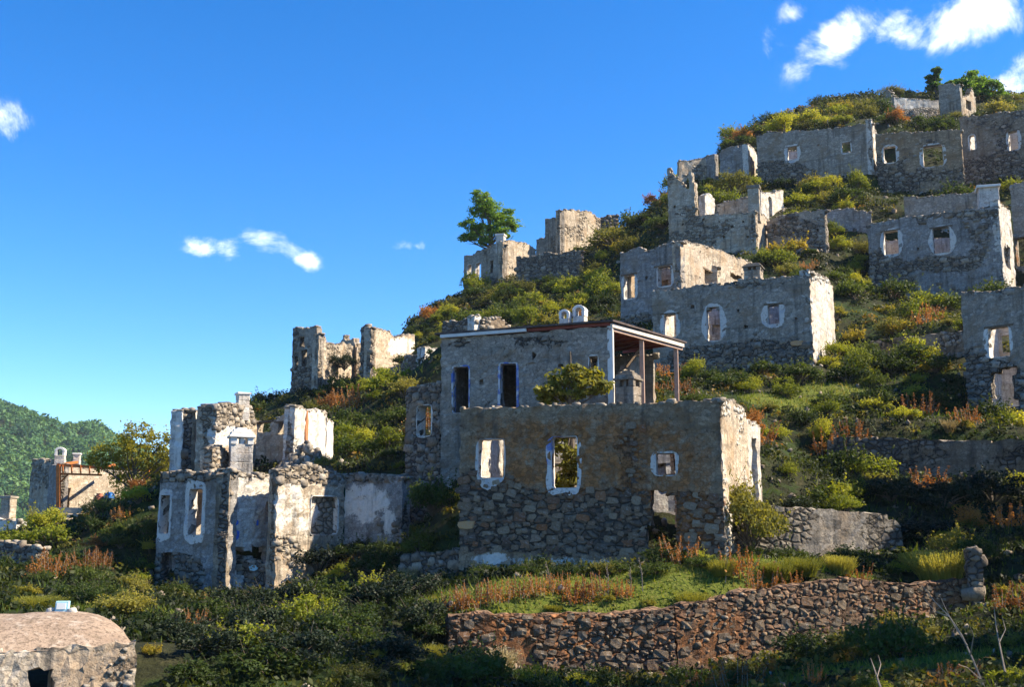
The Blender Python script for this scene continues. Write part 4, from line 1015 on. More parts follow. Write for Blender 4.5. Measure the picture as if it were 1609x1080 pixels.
T1b = root_at('stepped_ruin', 1120, 287, 97, 'grey stepped wall with a narrow doorway at the left end of the top row', 'ruin')
pxwall(T1b, (1067, 98), (1110, 98.5), [(1067,252),(1090,250),(1110,246)], [(1067,288),(1110,288)], mat='cream', pl=0.2, s=0.3, stones=0.25, stone_mat='stone_grey')
pxwall(T1b, (1110, 98.5), (1173, 95.5), [(1110,245),(1134,238),(1136,234),(1173,226)], [(1110,288),(1173,288)], [(1124,240,1131,282)], mat='bluegrey', pl=0.7, s=0.28)
pxwall(T1b, (1176, 95), (1190, 99), [(1176,227),(1184,232),(1190,246)], [(1176,285),(1190,280)], mat='whitewash', pl=0.7, s=0.28)
T2 = root_at('arched_window_house', 1445, 306, 87, 'grey house with two white-framed windows beside the long top wall', 'house')
w, fr = pxwall(T2, (1378, 89.5), (1513, 86.5), [(1378,211),(1440,207),(1513,202)], [(1378,312),(1513,302)],
    [(1388,230,1408,256, dict(sur=(0.2,0.3,0.2,0.1), arch=0.3, expo=3)), (1450,229,1482,262, dict(sur=(0.3,0.3,0.25,0.1), lintel=1, expo=4))], mat='brown', pl=0.25, s=0.26, regs=[('pl',1400,290,40,24,-1.1),('ru',1497,258,14,12,0.4)], stones=0.25, holes=[(1396,277)])
room(T2, fr, 3.0, fr.hit(1445,305)[1]+0.2, fr.hit(1385,212)[1]-1.5, fr.hit(1510,204)[1]-1.5, rise=3.0)
T3 = root_at('top_right_house', 1570, 292, 88, 'tall grey house at the right edge of the top row', 'house')
w, fr = pxwall(T3, (1511, 91), (1640, 86.5), [(1511,183),(1560,178),(1640,168)], [(1511,296),(1640,292)],
    [(1523,212,1532,236, dict(sur=(0.15,0.15,0.1,0.1), expo=5)), (1584,206,1600,236, dict(sur=(0.2,0.3,0.15,0.1), lintel=1, expo=4))], mat='drystone', pl=0.15, s=0.26, regs=[('pl',1560,270,60,26,-0.8)], stones=0.25, holes=[(1590,262),(1556,252)])
room(T3, fr, 3.0, fr.hit(1570,292)[1]+0.2, fr.hit(1515,184)[1]-0.2, fr.hit(1630,170)[1]-0.2, rise=3.0)
TT = root_at('summit_ruin', 1460, 185, 112, 'summit ruin of low white walls and grey blocks below the pines', 'ruin')
pxwall(TT, (1389, 113), (1406, 112), [(1389,146),(1397,139),(1406,152)], [(1389,200),(1406,198)], mat='grey', pl=0.2, s=0.3, stones=0.3)
pxwall(TT, (1406, 112), (1476, 113), [(1406,153),(1476,157)], [(1406,196),(1476,192)], mat='whitewash', pl=0.5, s=0.3, regs=[('pl',1440,180,40,12,-1)])
pxwall(TT, (1476, 112), (1510, 110.5), [(1476,132),(1510,130)], [(1476,190),(1510,188)], mat='grey', pl=0.5, s=0.3)
pxwall(TT, (1510, 111), (1534, 113.5), [(1510,152),(1522,150),(1527,137),(1534,158)], [(1510,195),(1534,195)], [(1518,158,1526,172, dict(arch=0.3))], mat='cream', pl=0.5, s=0.3)

# ---- the walled complex right of centre
M2 = root_at('walled_complex', 1130, 396, 79, 'pale stone enclosure with a square corner pillar above the middle house', 'ruin')
w, fr = pxwall(M2, (1050, 80.5), (1188, 77), [(1050,264),(1082,263),(1083,300),(1093,303),(1094,338),(1140,337),(1188,333)], [(1050,400),(1188,402)], mat='cream', pl=0.3, s=0.22, rag=0.05,
    regs=[('pl',1080,385,40,14,-1.0)], stones=0.25, holes=[(1060,325),(1073,352),(1105,345),(1130,349),(1150,356),(1168,348),(1100,370),(1137,372),(1175,372)])
chimney(w, 1185, 77.5, 289, 340, 19, 'plain', 'cream', 0.3)
pxwall(M2, (1188, 77), (1211, 80.5), [(1188,333),(1200,338),(1211,348)], [(1188,402),(1211,395)], mat='cream', pl=0.5, s=0.25)
pxwall(M2, (1108, 81), (1124, 84), [(1108,308),(1114,302),(1124,314)], [(1108,350),(1124,350)], mat='whitewash', pl=0.9, s=0.2, ctrl=False, caps=False)
pxwall(M2, (1126, 84), (1177, 83), [(1126,322),(1150,313),(1177,311)], [(1126,350),(1177,350)], mat='cream', pl=0.9, s=0.25, ctrl=False)
pxwall(M2, (1196, 82), (1231, 85.5), [(1196,304),(1231,299)], [(1196,350),(1231,350)], [(1208,310,1213,345)], mat='whitewash', pl=0.8, s=0.25, ctrl=False)
pxwall(M2, (1206, 79), (1297, 76.5), [(1206,347),(1240,336),(1297,328)], [(1206,405),(1297,395)], mat='grey', pl=0.4, s=0.25, stones=0.26, regs=[('pl',1240,360,40,14,-0.8)], holes=[(1285,362),(1258,385)])
for k in range(5):
    q = P(1070+30*k, 348, 82); CTRL.append((q.x, q.y, q.z-0.3))
    q = P(1070+55*k, 322, 87); CTRL.append((q.x, q.y, q.z))
GW = root_at('plain_wall', 1333, 362, 80, 'low plain blue-grey wall left of the big upper right house', 'wall')
pxwall(GW, (1298, 81), (1369, 79.5), [(1298,331),(1330,327),(1369,333)], [(1298,368),(1369,370)], mat='bluegrey', pl=0.6, s=0.3)

# ---- right-hand house near the frame edge
RL = root_at('edge_stone_house', 1575, 680, 50, 'grey stone house with a bright window cut by the right edge', 'house')
w, fr = pxwall(RL, (1516, 51.2), (1660, 48.4), [(1516,458),(1560,454),(1609,449),(1660,446)], [(1516,668),(1575,688),(1660,690)],
    [(1553,514,1587,562, dict(sur=(0.25,0.15,0.03,0.05), lintel=1, expo=6, smat='surround_warm')), (1552,578,1600,642, dict(rough=0.5))], mat='grey', pl=0.35, s=0.19, regs=[('pl',1560,620,60,50,-1.0),('pl',1570,480,60,20,0.2)], stones=0.26, stone_mat='stone_grey', th=0.5)
room(RL, fr, 3.0, fr.hit(1575,685)[1]+0.3, fr.hit(1520,460)[1]-0.3, fr.hit(1655,450)[1]-0.3, rise=3.2, pl=0.5)

# ---- retaining walls
def retaining(name, a, b, top, base, label, back=0.12, n=10, **kw):
    pa = P(a[0], 700, a[1])
    r = empty(name, P(a[0], base[0][1], a[1]), label, 'wall')
    kw.setdefault('mat', 'drystone'); kw.setdefault('pl', -0.5); kw.setdefault('caps', False); kw.setdefault('stones', 0.26); kw.setdefault('s', 0.25)
    w, fr = pxwall(r, a, b, top, base, **kw)
    tp = sorted(fr.hit(*q) for q in top)
    bs_ = sorted(fr.hit(*q) for q in base)
    for k in range(2*n+1):
        u = fr.L*k/(2*n); q = fr.p0 + fr.t*u - fr.n*0.95; CTRL.append((q.x, q.y, float(pl_eval(tp, u))-back))
        q = fr.p0 + fr.t*u - fr.n*0.25; CTRL.append((q.x, q.y, float(pl_eval(bs_, u))-0.08))
    return w, fr
retaining('garden_wall', (1300, 45.5), (1660, 42.5), [(1300,692),(1318,685),(1400,688),(1520,692),(1660,690)], [(1300,738),(1450,748),(1660,752)], 'long grey rubble retaining wall below the right edge house', pl=0.0, stones=0.0, rag=0.06, stone_mat='stone', mat='drystone')
retaining('field_wall', (1140, 34.6), (1418, 36.5), [(1140,802),(1220,794),(1330,802),(1395,808),(1418,828)], [(1140,888),(1300,878),(1418,862)], 'pale retaining wall with plaster patches right of the front house', pl=0.05, stones=0.0, rag=0.07, regs=[('wh',1285,870,30,20,0.6),('pl',1200,840,60,30,-0.3)], mat='grey', stone_mat='stone_grey')
retaining('slope_wall', (1368, 60), (1520, 54.5), [(1368,535),(1430,528),(1520,516)], [(1368,568),(1430,566),(1520,558)], 'short rubble wall on the slope left of the right edge house', stone_mat='stone_grey', pl=0.15, stones=0.2)
retaining('base_wall', (628, 37.5), (720, 36.2), [(628,872),(660,866),(720,858)], [(628,935),(720,925)], 'dark low rubble wall at the left foot of the front house')
TW = []
for (a, b, tp, bs, nm, lab, kw) in (
    ((705, 27.0), (1062, 28.2), [(705,968),(760,962),(860,962),(960,962),(1062,952)], [(705,1042),(860,1056),(1062,1058)], 'terrace_wall', 'long reddish stone terrace wall below the front house', dict(regs=[('ru',860,1000,190,40,0.9)])),
    ((1064, 28.25), (1546, 31.0), [(1064,950),(1130,938),(1230,922),(1300,911),(1330,908),(1400,918),(1460,917),(1546,905)], [(1064,1058),(1200,1022),(1350,985),(1546,960)], 'terrace_wall', 'brown stone terrace wall running to the pillar at lower right', dict(regs=[('ru',1120,1000,80,50,0.7),('ru',1400,950,80,20,0.4)]))):
    w_, f_ = retaining(nm, a, b, tp, bs, lab, mat='redstone', stones=0.165, stone_mat='stone_ochre', as_objects=190, s=0.2, ru=-0.35, rag=0.10, pl=-0.12, **kw); TW.append((w_, f_))
PIL = root_at('wall_pillar', 1538, 945, 31, 'upright stone pillar at the right end of the terrace wall', 'pillar')
pxwall(PIL, (1521, 30.6), (1545, 30.5), [(1521,866),(1532,860),(1545,864)], [(1521,950),(1545,950)], mat='drystone', pl=-0.2, stones=0.26, stone_mat='stone', th=0.6, s=0.15, rag=0.04)

# ---- vaulted cistern in the near left corner
CI = root_at('vaulted_cistern', 100, 1090, 19.0, 'low vaulted cistern with pinkish weathered roof in the near left corner', 'cistern')
def cistern():
    C = P(214, 1014, 18.6).xy; al = math.radians(27); e1 = Vector((math.cos(al), math.sin(al))); e2 = Vector((-math.sin(al), math.cos(al)))
    ze = P(200, 1014, 18.6).z; hw = 1.6; rise = 0.45; Lc = 9.0
    nu, nv = 90, 34; V = []; F_ = []
    for i in range(nu+1):
        s_ = -Lc+Lc*i/nu; q = max(0.0, (s_+1.0)/1.0); k = math.sqrt(max(0.0, 1-q**2.4))
        for j in range(nv+1):
            t = -1+2*j/nv; pt = C+e1*s_+e2*(hw+t*hw*(0.93+0.07*k)); z = ze + rise*k*(1-abs(t)**2.3) - 0.02
            z += 0.05*float(fbm(np.array(pt.x*0.9), np.array(pt.y*0.9), 3, 4))+0.018*float(fbm(np.array(pt.x*5), np.array(pt.y*5), 6, 2)); V.append((pt.x, pt.y, z))
    for i in range(nu):
        for j in range(nv):
            a = i*(nv+1)+j; F_.append((a, a+nv+1, a+nv+2, a+1))
    off = CI.location
    link_mesh('vault_roof', mk_mesh('vault_roof', [Vector(v)-off for v in V], F_, M['vault'], smooth_f=True), CI)
    f = Frame(C-e1*Lc, C); ops = []
    u0, _ = f.hit(46, 1068); u1, _ = f.hit(82, 1068); _, z1 = f.hit(64, 1054); _, z0 = f.hit(64, 1095)
    ops.append(dict(u0=u0, u1=u1, z0=z0, z1=z1, rough=0.45))
    wall_core(CI, f, [(0, ze+0.03), (Lc, ze+0.03)], [(0, ze-1.5), (Lc, ze-1.4)], ops, mat='cream', inmat='brown', pl=0.42, stones=0.09, stone_mat='stone_grey', s=0.12, th=0.5, caps=False, rag=0.05, wh=-0.6)
    inwall(CI, C+e2*0.5, C+e2*2.9, ze-0.03, ze-0.03, ze-1.4, pl=0.0, s=0.2, stones=0.16, stone_mat='pale_stone', caps=False)
    return C, e1, e2, ze, rise, hw
cC, ce1, ce2, cze, crise, chw = cistern(); cx1 = cC.x
def on_vault(px):
    # the point of the vault's crown under image column px
    best = min((cC+ce1*s_*-0.05+ce2*chw for s_ in range(20, 150)), key=lambda q: abs(to_px(q.x, q.y, cze+crise)[0]-px)); return Vector((best.x, best.y, cze+crise-0.05))
q = on_vault(106)
SB = empty('sign_box', q, 'small pale blue box with a white label standing on the vault', 'box')
mb = MB(); mb.box(q+Vector((0, 0, 0.115)), (0.11, 0.01, 0), (-0.005, 0.05, 0), (0, 0.02, 0.115)); mb.build('case', M['paleblue'], SB, bevel=0.008)
mb = MB(); mb.box(q+Vector((-0.0, -0.052, 0.15)), (0.075, 0.007, 0), (0, 0.006, 0), (0, 0.01, 0.05)); mb.build('label_plate', M['paper_white'], SB)
mb = MB(); mb.box(q+Vector((-0.0, -0.056, 0.055)), (0.085, 0.008, 0), (0, 0.006, 0), (0, 0.008, 0.028)); mb.build('panel', M['paper_white'], SB)
for dx, lab in ((-0.19, 'rounded pale stone left of the pale blue box'), (0.17, 'rounded pale stone right of the pale blue box')):
    c = q+Vector((dx, 0.0, 0.05)); o = link_mesh('loose_stone', tile_mesh('loose_stone', [(Vector((0,0,0)), Vector((0.065,0,0)), Vector((0,0.06,0)), Vector((0,0,0.065)))], 'pale_stone'), None, c); tag(o, lab, 'stone')

# ================================================================== terrain
for (px_, py_, d_) in [
    (0,960,25),(90,965,25),(60,1085,17.5),(200,1090,17.5),(240,1010,22),(240,965,28),(0,925,32),(100,905,36),(0,898,41),(60,900,40),(170,880,40),(130,850,52),(225,838,56),(0,858,52),(-120,850,60),
    (130,842,66),(0,840,80),(250,820,58),(-100,840,95),(200,836,95),(300,1010,24),(450,1020,22),(350,965,34),(500,975,29),(600,1100,20),(640,1000,27),(560,930,36),(600,905,38),(480,930,37),(690,935,33),(655,890,37.5),
    (760,1135,20.5),(900,1150,18.5),(1050,1140,19.5),(1200,1095,21.5),(1350,1045,23),(1480,1030,24),(1600,1010,25),(1600,1085,20),(1560,960,28.5),(1609,930,30),(1575,890,32.5),(1609,850,35),(1500,870,34.5),(1700,850,36),
    (1450,825,38),(1350,815,37.6),(1350,770,41),(1550,780,41),(1240,760,41),(1215,700,45),(1260,680,47),(1250,640,50),(1200,625,50.5),(1400,650,49),(1480,640,50),(1120,640,48),(1400,600,53),(1300,590,56),(1480,600,53),(1340,545,58),(1440,545,58),
    (1330,500,64),(1420,500,66),(1550,495,65),(1500,500,66),(1660,470,68),(1330,430,72),(1250,430,70),(1200,430,74),(1340,400,77),(1230,405,76),(1030,500,68),(960,500,70),(930,480,80),(880,500,75),(850,520,68),(760,545,63),(680,560,66),
    (900,450,92),(960,430,88),(1010,400,88),(960,385,105),(1030,340,100),(1060,300,104),(1040,400,82),(860,480,84),(790,490,82),(720,500,80),(660,540,74),(620,620,66),(600,680,55),(560,720,51),(640,650,58),(560,640,68),(480,660,66),(430,700,60),(400,690,70),(330,740,62),
    (450,630,84),(400,650,86),(330,720,90),(650,500,100),(690,480,100),(730,466,107),(800,440,108),(700,500,92),(850,400,112),(925,400,113),(980,365,114),(1050,318,114),(1100,280,104),(1140,262,106),(1180,240,110),(1140,226,116),(1200,196,120),(1260,172,122),(1300,158,125),(1350,150,125),(1400,150,125),(1470,150,128),(1560,150,128),(1650,160,128),(1760,165,128),
    (1290,300,88),(1350,300,86),(1260,330,84),(1330,325,83),(1240,190,112),(1300,180,112),(1370,180,108),(1440,200,104),(1500,200,102),(1400,205,98),(1560,180,104),(1700,190,102),(1650,300,84),(1700,350,80),(1750,480,66),(1750,700,44),(1330,195,102)]:
    q = P(px_, py_, d_); CTRL.append((q.x, q.y, q.z))
for (x, y, z) in [(0,0,-1.7),(-4,2,-1.8),(5,2,-1.8),(0,8,-2.2),(-9,10,-2.6),(10,10,-2.4),(30,10,-0.5),(-30,10,-3),(40,25,3),(55,45,12),(-45,40,-3),(-60,80,-6),(-60,130,-9),(-75,40,-5),(60,112,43),(85,120,43),(85,60,22),(85,20,8),(60,0,2),(-75,0,-4),(85,0,5)]: CTRL.append((x, y, z))
for (px_, py_, d_) in [(450,630,84),(650,500,100),(730,466,107),(800,440,108),(980,365,114),(1100,285,116),(1200,196,120),(1300,158,125),(1400,150,125),(1560,150,128),(1760,165,128)]:
    q = P(px_, py_, d_)
    for k, dz in ((14, -3.5), (32, -12), (60, -28)): CTRL.append((q.x*(1+k/d_*0.5), q.y+k, max(q.z+dz, -9)))
def fit():
    C = np.array(CTRL, float)
    # merge near-duplicates
    keep = []
    for i, c in enumerate(C):
        if not keep or (np.abs(C[keep, :2]-c[:2]).sum(1) > 0.35).all(): keep.append(i)
    C = C[keep]; n = len(C)
    R = np.sqrt(((C[:, None, :2]-C[None, :, :2])**2).sum(2))
    A = np.zeros((n+3, n+3)); A[:n, :n] = -R + np.eye(n)*0.06; A[:n, n] = 1; A[:n, n+1:] = C[:, :2]; A[n, :n] = 1; A[n+1:, :n] = C[:, :2].T
    return C, np.linalg.solve(A, np.concatenate([C[:, 2], [0, 0, 0]]))
TC, TWT = fit()
def ground(x, y):
    x = np.asarray(x, float).ravel(); y = np.asarray(y, float).ravel(); o = np.empty_like(x); n = len(TC)
    for a in range(0, len(x), 8000):
        xs, ys = x[a:a+8000], y[a:a+8000]
        R = np.sqrt((xs[:, None]-TC[None, :, 0])**2+(ys[:, None]-TC[None, :, 1])**2)
        o[a:a+8000] = -R @ TWT[:n] + TWT[n] + xs*TWT[n+1] + ys*TWT[n+2]
    return o + 0.16*fbm(x*0.35, y*0.35, 5, 3) + 0.07*fbm(x*1.3, y*1.3, 9, 3)
def gz(x, y): return float(ground([x], [y])[0])
def cast(px, py, dmin=10.0, dmax=150.0):
    d = np.linspace(dmin, dmax, 420); v = px_dir(px, py); X = v.x/v.y*d; Z = v.z/v.y*d
    g = ground(X, d); k = np.nonzero(g >= Z)[0]
    if len(k) == 0: return None
    i = k[0]; return Vector((X[i], d[i], g[i]))

# bright turf strips (seen on ledges)
TURF = [(900,950,29.3,4.6,0.9),(1100,940,30.4,2.5,0.6),(1240,918,31.6,2.5,0.5),(830,952,28.5,3.5,0.8),(430,1050,23,1.6,0.8),(590,1035,24,1.4,0.7),(350,1020,25,1.2,0.7),(1330,1050,22.8,3.5,0.6),(1450,1035,23.6,2.5,0.5),(1240,640,50,2.2,1.3),(1310,622,52,1.8,1.0),(40,935,28,4,1.2),(560,905,37,2,0.6),(1570,920,30,2,1.2)]
TURFW = []
for (px_, py_, d_, rx, ry) in TURF:
    q = P(px_, py_, d_); TURFW.append((q.x, q.y, rx, ry))
def turf(x, y):
    o = np.zeros_like(x)
    for (cx, cy, rx, ry) in TURFW: o = np.maximum(o, np.clip(1.5-((x-cx)/rx)**2-((y-cy)/ry)**2, 0, 1))
    return o
xs = np.arange(-78, 92.1, 0.45); ys = [-4.0]; 
while ys[-1] < 190:
    y = ys[-1]; ys.append(y + (0.6 if y < 18 else 0.33 if y < 48 else 0.42 if y < 66 else 0.6 if y < 125 else 2.5))
ys = np.array(ys); GX, GY = np.meshgrid(xs, ys); gzv = ground(GX, GY).reshape(GX.shape)
def terrain():
    nr, nc = GX.shape
    V = np.stack([GX, GY, gzv], -1).reshape(-1, 3)
    i = np.arange(nr*nc).reshape(nr, nc); Fq = np.stack([i[:-1, :-1], i[:-1, 1:], i[1:, 1:], i[1:, :-1]], -1).reshape(-1, 4)
    me = bpy.data.meshes.new('hillside'); n = len(Fq)
    me.vertices.add(len(V)); me.vertices.foreach_set('co', V.reshape(-1).astype(np.float32))
    me.loops.add(n*4); me.loops.foreach_set('vertex_index', Fq.reshape(-1).astype(np.int32))
    me.polygons.add(n); me.polygons.foreach_set('loop_start', np.arange(0, n*4, 4, dtype=np.int32))
    me.polygons.foreach_set('use_smooth', np.ones(n, bool)); me.materials.append(M['earth'])
    at = me.attributes.new('gr', 'FLOAT', 'POINT'); at.data.foreach_set('value', turf(V[:, 0], V[:, 1]).astype(np.float32))
    me.update(calc_edges=True); o = link_mesh('hillside', me); o['kind'] = 'structure'
terrain()
mb = MB(); mb.poly([(-4000,-600,-9.5),(4000,-600,-9.5),(4000,5000,-9.5),(-4000,5000,-9.5)], [(0,1,2,3)])
o = mb.build('ground', M['earth']); o['kind'] = 'structure'

# ---- wooded mountain far left
def mountain():
    xs_ = np.arange(-900, 500, 14.0); ys_ = np.arange(420, 1100, 14.0); X, Y = np.meshgrid(xs_, ys_)
    def hz(X, Y):
        crest = np.interp(X/Y*F+IW/2, [-700,-300,-60,0,60,105,150,200,280,420,600,900], [300,250,205,180,158,143,145,120,80,30,10,0])    # px above the eye line
        H = crest/F*760
        t = np.clip((Y-430)/330, 0, 1); t2 = np.clip((Y-760)/340, 0, 1)
        return -9.5 + (H+9.5)*smooth(t)*(1-0.5*smooth(t2)) + 5*fbm(X*0.012, Y*0.012, 4, 4)*t
    Z = hz(X, Y); nr, nc = X.shape; i = np.arange(nr*nc).reshape(nr, nc)
    Fq = np.stack([i[:-1, :-1], i[:-1, 1:], i[1:, 1:], i[1:, :-1]], -1).reshape(-1, 4)
    me = mk_mesh('mountain', np.stack([X, Y, Z], -1).reshape(-1, 3).tolist(), Fq.tolist(), M['earth'], smooth_f=True)
    o = link_mesh('mountain', me); o['kind'] = 'structure'
    # forest
    n = 2600; r = np.random.default_rng(3)
    pxs = r.uniform(-260, 470, n*2); Yc = 430 + 360*r.random(n*2)**0.9; Xc = (pxs-IW/2)/F*Yc
    Xc, Yc = Xc[:n], Yc[:n]; Zc = hz(Xc, Yc)
    k = 70; c = np.stack([Xc, Yc, Zc], -1)
    dirs = r.normal(size=(n, k, 3)); dirs /= np.linalg.norm(dirs, axis=2, keepdims=True); dirs[..., 2] = np.abs(dirs[..., 2])
    S = r.uniform(2.6, 5.2, n)
    ctr = c[:, None, :] + dirs*S[:, None, None]*r.uniform(0.55, 1.05, (n, k, 1))*np.array([1, 1, 1.35]) + np.array([0, 0, 1.5])
    V = leafquads(ctr.reshape(-1, 3), dirs.reshape(-1, 3), np.repeat(S*0.26, k), r)
    tone = np.repeat(np.clip(0.5+0.5*fbm(Xc*0.02, Yc*0.02, 8, 3)+r.normal(0, 0.17, n), 0, 1), k)*0.8+0.2*r.random(n*k)
    o = link_mesh('distant_wood', quad_mesh('distant_wood', V, M['leaf_forest'], tone)); o['kind'] = 'stuff'
    o['label'] = 'dense green wood covering the far mountain'; o['category'] = 'wood'

# ================================================================== plants
def leafquads(ctr, nrm, size, r, asp=0.6, tilt=0.9):
    n = len(ctr); v = nrm + r.normal(0, tilt, (n, 3)); v /= np.linalg.norm(v, axis=1, keepdims=True)+1e-9
    a = np.cross(v, r.normal(size=(n, 3))); a /= np.linalg.norm(a, axis=1, keepdims=True)+1e-9
    b = np.cross(v, a); s = np.asarray(size).reshape(-1, 1)*r.uniform(0.7, 1.3, (n, 1))
    return np.stack([ctr-a*s, ctr-b*s*asp, ctr+a*s, ctr+b*s*asp], 1)
mountain()

def stems_mesh(mb, segs, mi=1):
    for pts, rad in segs: mb.tube(pts, rad, 5, mi, cap=False)
def merge(name, V, rnd, mat, mb=None, mat2='bark'):
    """leaf polygons + optional stems -> one mesh with two materials"""
    me = quad_mesh(name, V, [M[mat], M[mat2]], rnd)
    if mb and mb.v:
        bm = bmesh.new(); bm.from_mesh(me); vs = [bm.verts.new(v) for v in mb.v]
        for f in mb.f:
            try: q = bm.faces.new([vs[i] for i in f]); q.material_index = 1
            except ValueError: pass
        bm.to_mesh(me); bm.free()
    return me
def bush(name, seed, mat, lobes=9, n=1500, leaf=0.055, flat=0.75, spread=0.75, stick=0.0, asp=0.55):
    """unit shrub: about 1 m radius, base at the origin"""
    r = np.random.default_rng(seed); C = []; R = []
    for i in range(lobes):
        a = r.uniform(0, 2*np.pi); q = np.sqrt(r.random())*spread; z = r.uniform(0.25, 0.95)*flat*(1-0.55*q)
        C.append((np.cos(a)*q, np.sin(a)*q, z)); R.append(r.uniform(0.18, 0.42)*(1.05-0.3*q))
    C = np.array(C); R = np.array(R); w = R**2/np.sum(R**2)
    li = r.choice(lobes, n, p=w); d = r.normal(size=(n, 3)); d /= np.linalg.norm(d, axis=1, keepdims=True)
    d[:, 2] = np.where(d[:, 2] < -0.35, -d[:, 2], d[:, 2])
    rad = R[li]*(1-0.5*r.random(n)**2)*(1+0.22*r.normal(size=n)*(r.random(n) < 0.6))
    p = C[li] + d*rad[:, None]*np.array([1, 1, 0.9]); p[:, 2] = np.maximum(p[:, 2], 0.02)
    lobe_t = r.random(lobes)
    V = leafquads(p, d, np.full(n, leaf), r, asp)
    rnd = np.clip(0.5*lobe_t[li]+0.3*r.random(n)+0.2*np.clip(p[:, 2]/flat, 0, 1), 0, 1)
    mb = MB()
    # leafy shoots that break the outline
    ns_ = 34; ls = r.integers(0, lobes, ns_); ds = r.normal(size=(ns_, 3)); ds /= np.linalg.norm(ds, axis=1, keepdims=True); ds[:, 2] = np.abs(ds[:, 2])+0.35
    b0 = C[ls]+ds*R[ls][:, None]*0.6; e0 = b0+(ds+r.normal(0, 0.25, (ns_, 3)))*r.uniform(0.12, 0.42, (ns_, 1))
    kk_ = 14; f_ = r.random((ns_, kk_, 1))**0.8; cs = (b0[:, None]*(1-f_)+e0[:, None]*f_).reshape(-1, 3)+r.normal(0, 0.018, (ns_*kk_, 3))
    V = np.concatenate([V, leafquads(cs, np.repeat(ds, kk_, 0), np.full(len(cs), leaf*0.8), r, asp)]); rnd = np.concatenate([rnd, np.repeat(np.clip(0.45+0.5*r.random(ns_), 0, 1), kk_)])
    for i in range(ns_): mb.tube([b0[i], e0[i]], [0.008, 0.003], 4, 1, cap=False)
    for i in range(lobes):
        c = Vector(C[i]); mid_ = c*0.5+Vector((0, 0, 0.05)); mb.tube([(0, 0, -0.15), mid_, c], [0.03, 0.022, 0.01], 5, 1, cap=False)
    return merge(name, V, rnd, mat, mb)
def tuft(name, seed, mat, n=420, h=0.9, rad=0.25, lean=0.55, width=0.014, heads=False):
    r = np.random.default_rng(seed); a = r.uniform(0, 2*np.pi, n); q = np.sqrt(r.random(n))
    b = np.stack([np.cos(a)*q*rad, np.sin(a)*q*rad, np.zeros(n)-0.05], -1)
    out = np.stack([np.cos(a+r.normal(0, .4, n)), np.sin(a+r.normal(0, .4, n)), np.zeros(n)], -1)
    H = h*r.uniform(0.55, 1.1, n); ln = lean*q*r.uniform(0.5, 1.3, n)
    m = b + out*(ln*H*0.4)[:, None] + np.array([0, 0, 1])*(H*0.55)[:, None]
    t = b + out*(ln*H)[:, None] + np.array([0, 0, 1])*H[:, None]
    sd = np.cross(out, np.array([0, 0, 1])) + r.normal(0, 0.5, (n, 3)); sd /= np.linalg.norm(sd, axis=1, keepdims=True); sd *= width
    V = np.stack([b-sd, b+sd, m+sd*0.9, m-sd*0.9], 1); V2 = np.stack([m-sd*0.9, m+sd*0.9, t+sd*0.25, t-sd*0.25], 1)
    rn = r.random(n); VV = np.concatenate([V, V2]); RR = np.concatenate([rn*0.8, np.clip(rn+0.2, 0, 1)])
    if heads:
        k = 5; ii = np.repeat(np.arange(n), k); f = r.uniform(0.55, 1.02, (n*k, 1))
        c = m[ii]*(1-(f-0.5)*2)+t[ii]*((f-0.5)*2)
        VV = np.concatenate([VV, leafquads(c, r.normal(size=(n*k, 3)), np.full(n*k, 0.024), r)]); RR = np.concatenate([RR, r.random(n*k)])
    return merge(name, VV, RR, mat)
def dock(name, seed, mat='leaf_rust', stalks=16, h=1.0):
    """dry seed stalks with leafy base"""
    r = np.random.default_rng(seed); Vs = []; Rn = []; mb = MB()
    for i in range(stalks):
        a = r.uniform(0, 6.28); q = math.sqrt(r.random())*0.55; b = Vector((math.cos(a)*q, math.sin(a)*q, -0.05)); H = h*r.uniform(0.45, 1.0)
        t = b+Vector((r.normal(0, 0.10)+math.cos(a)*0.12, r.normal(0, 0.10)+math.sin(a)*0.12, H)); mb.tube([b, (b+t)/2, t], [0.012, 0.01, 0.005], 4, 1, cap=False)
        k = 42; f = r.uniform(0.25, 1.0, k); c = np.array(b)[None]*(1-f[:, None])+np.array(t)[None]*f[:, None]+r.normal(0, 0.055, (k, 3))*(1.15-f[:, None])
        Vs.append(leafquads(c, r.normal(size=(k, 3)), np.full(k, 0.034), r)); Rn.append(np.clip(r.random()*0.5+0.5*r.random(k), 0, 1))
    k = 110; c = np.stack([r.normal(0, 0.3, k), r.normal(0, 0.3, k), r.uniform(0, 0.28, k)], -1)
    Vs.append(leafquads(c, r.normal(size=(k, 3)), np.full(k, 0.055), r)); Rn.append(r.random(k))
    return merge(name, np.concatenate(Vs), np.concatenate(Rn), mat, mb, 'pale_twig')

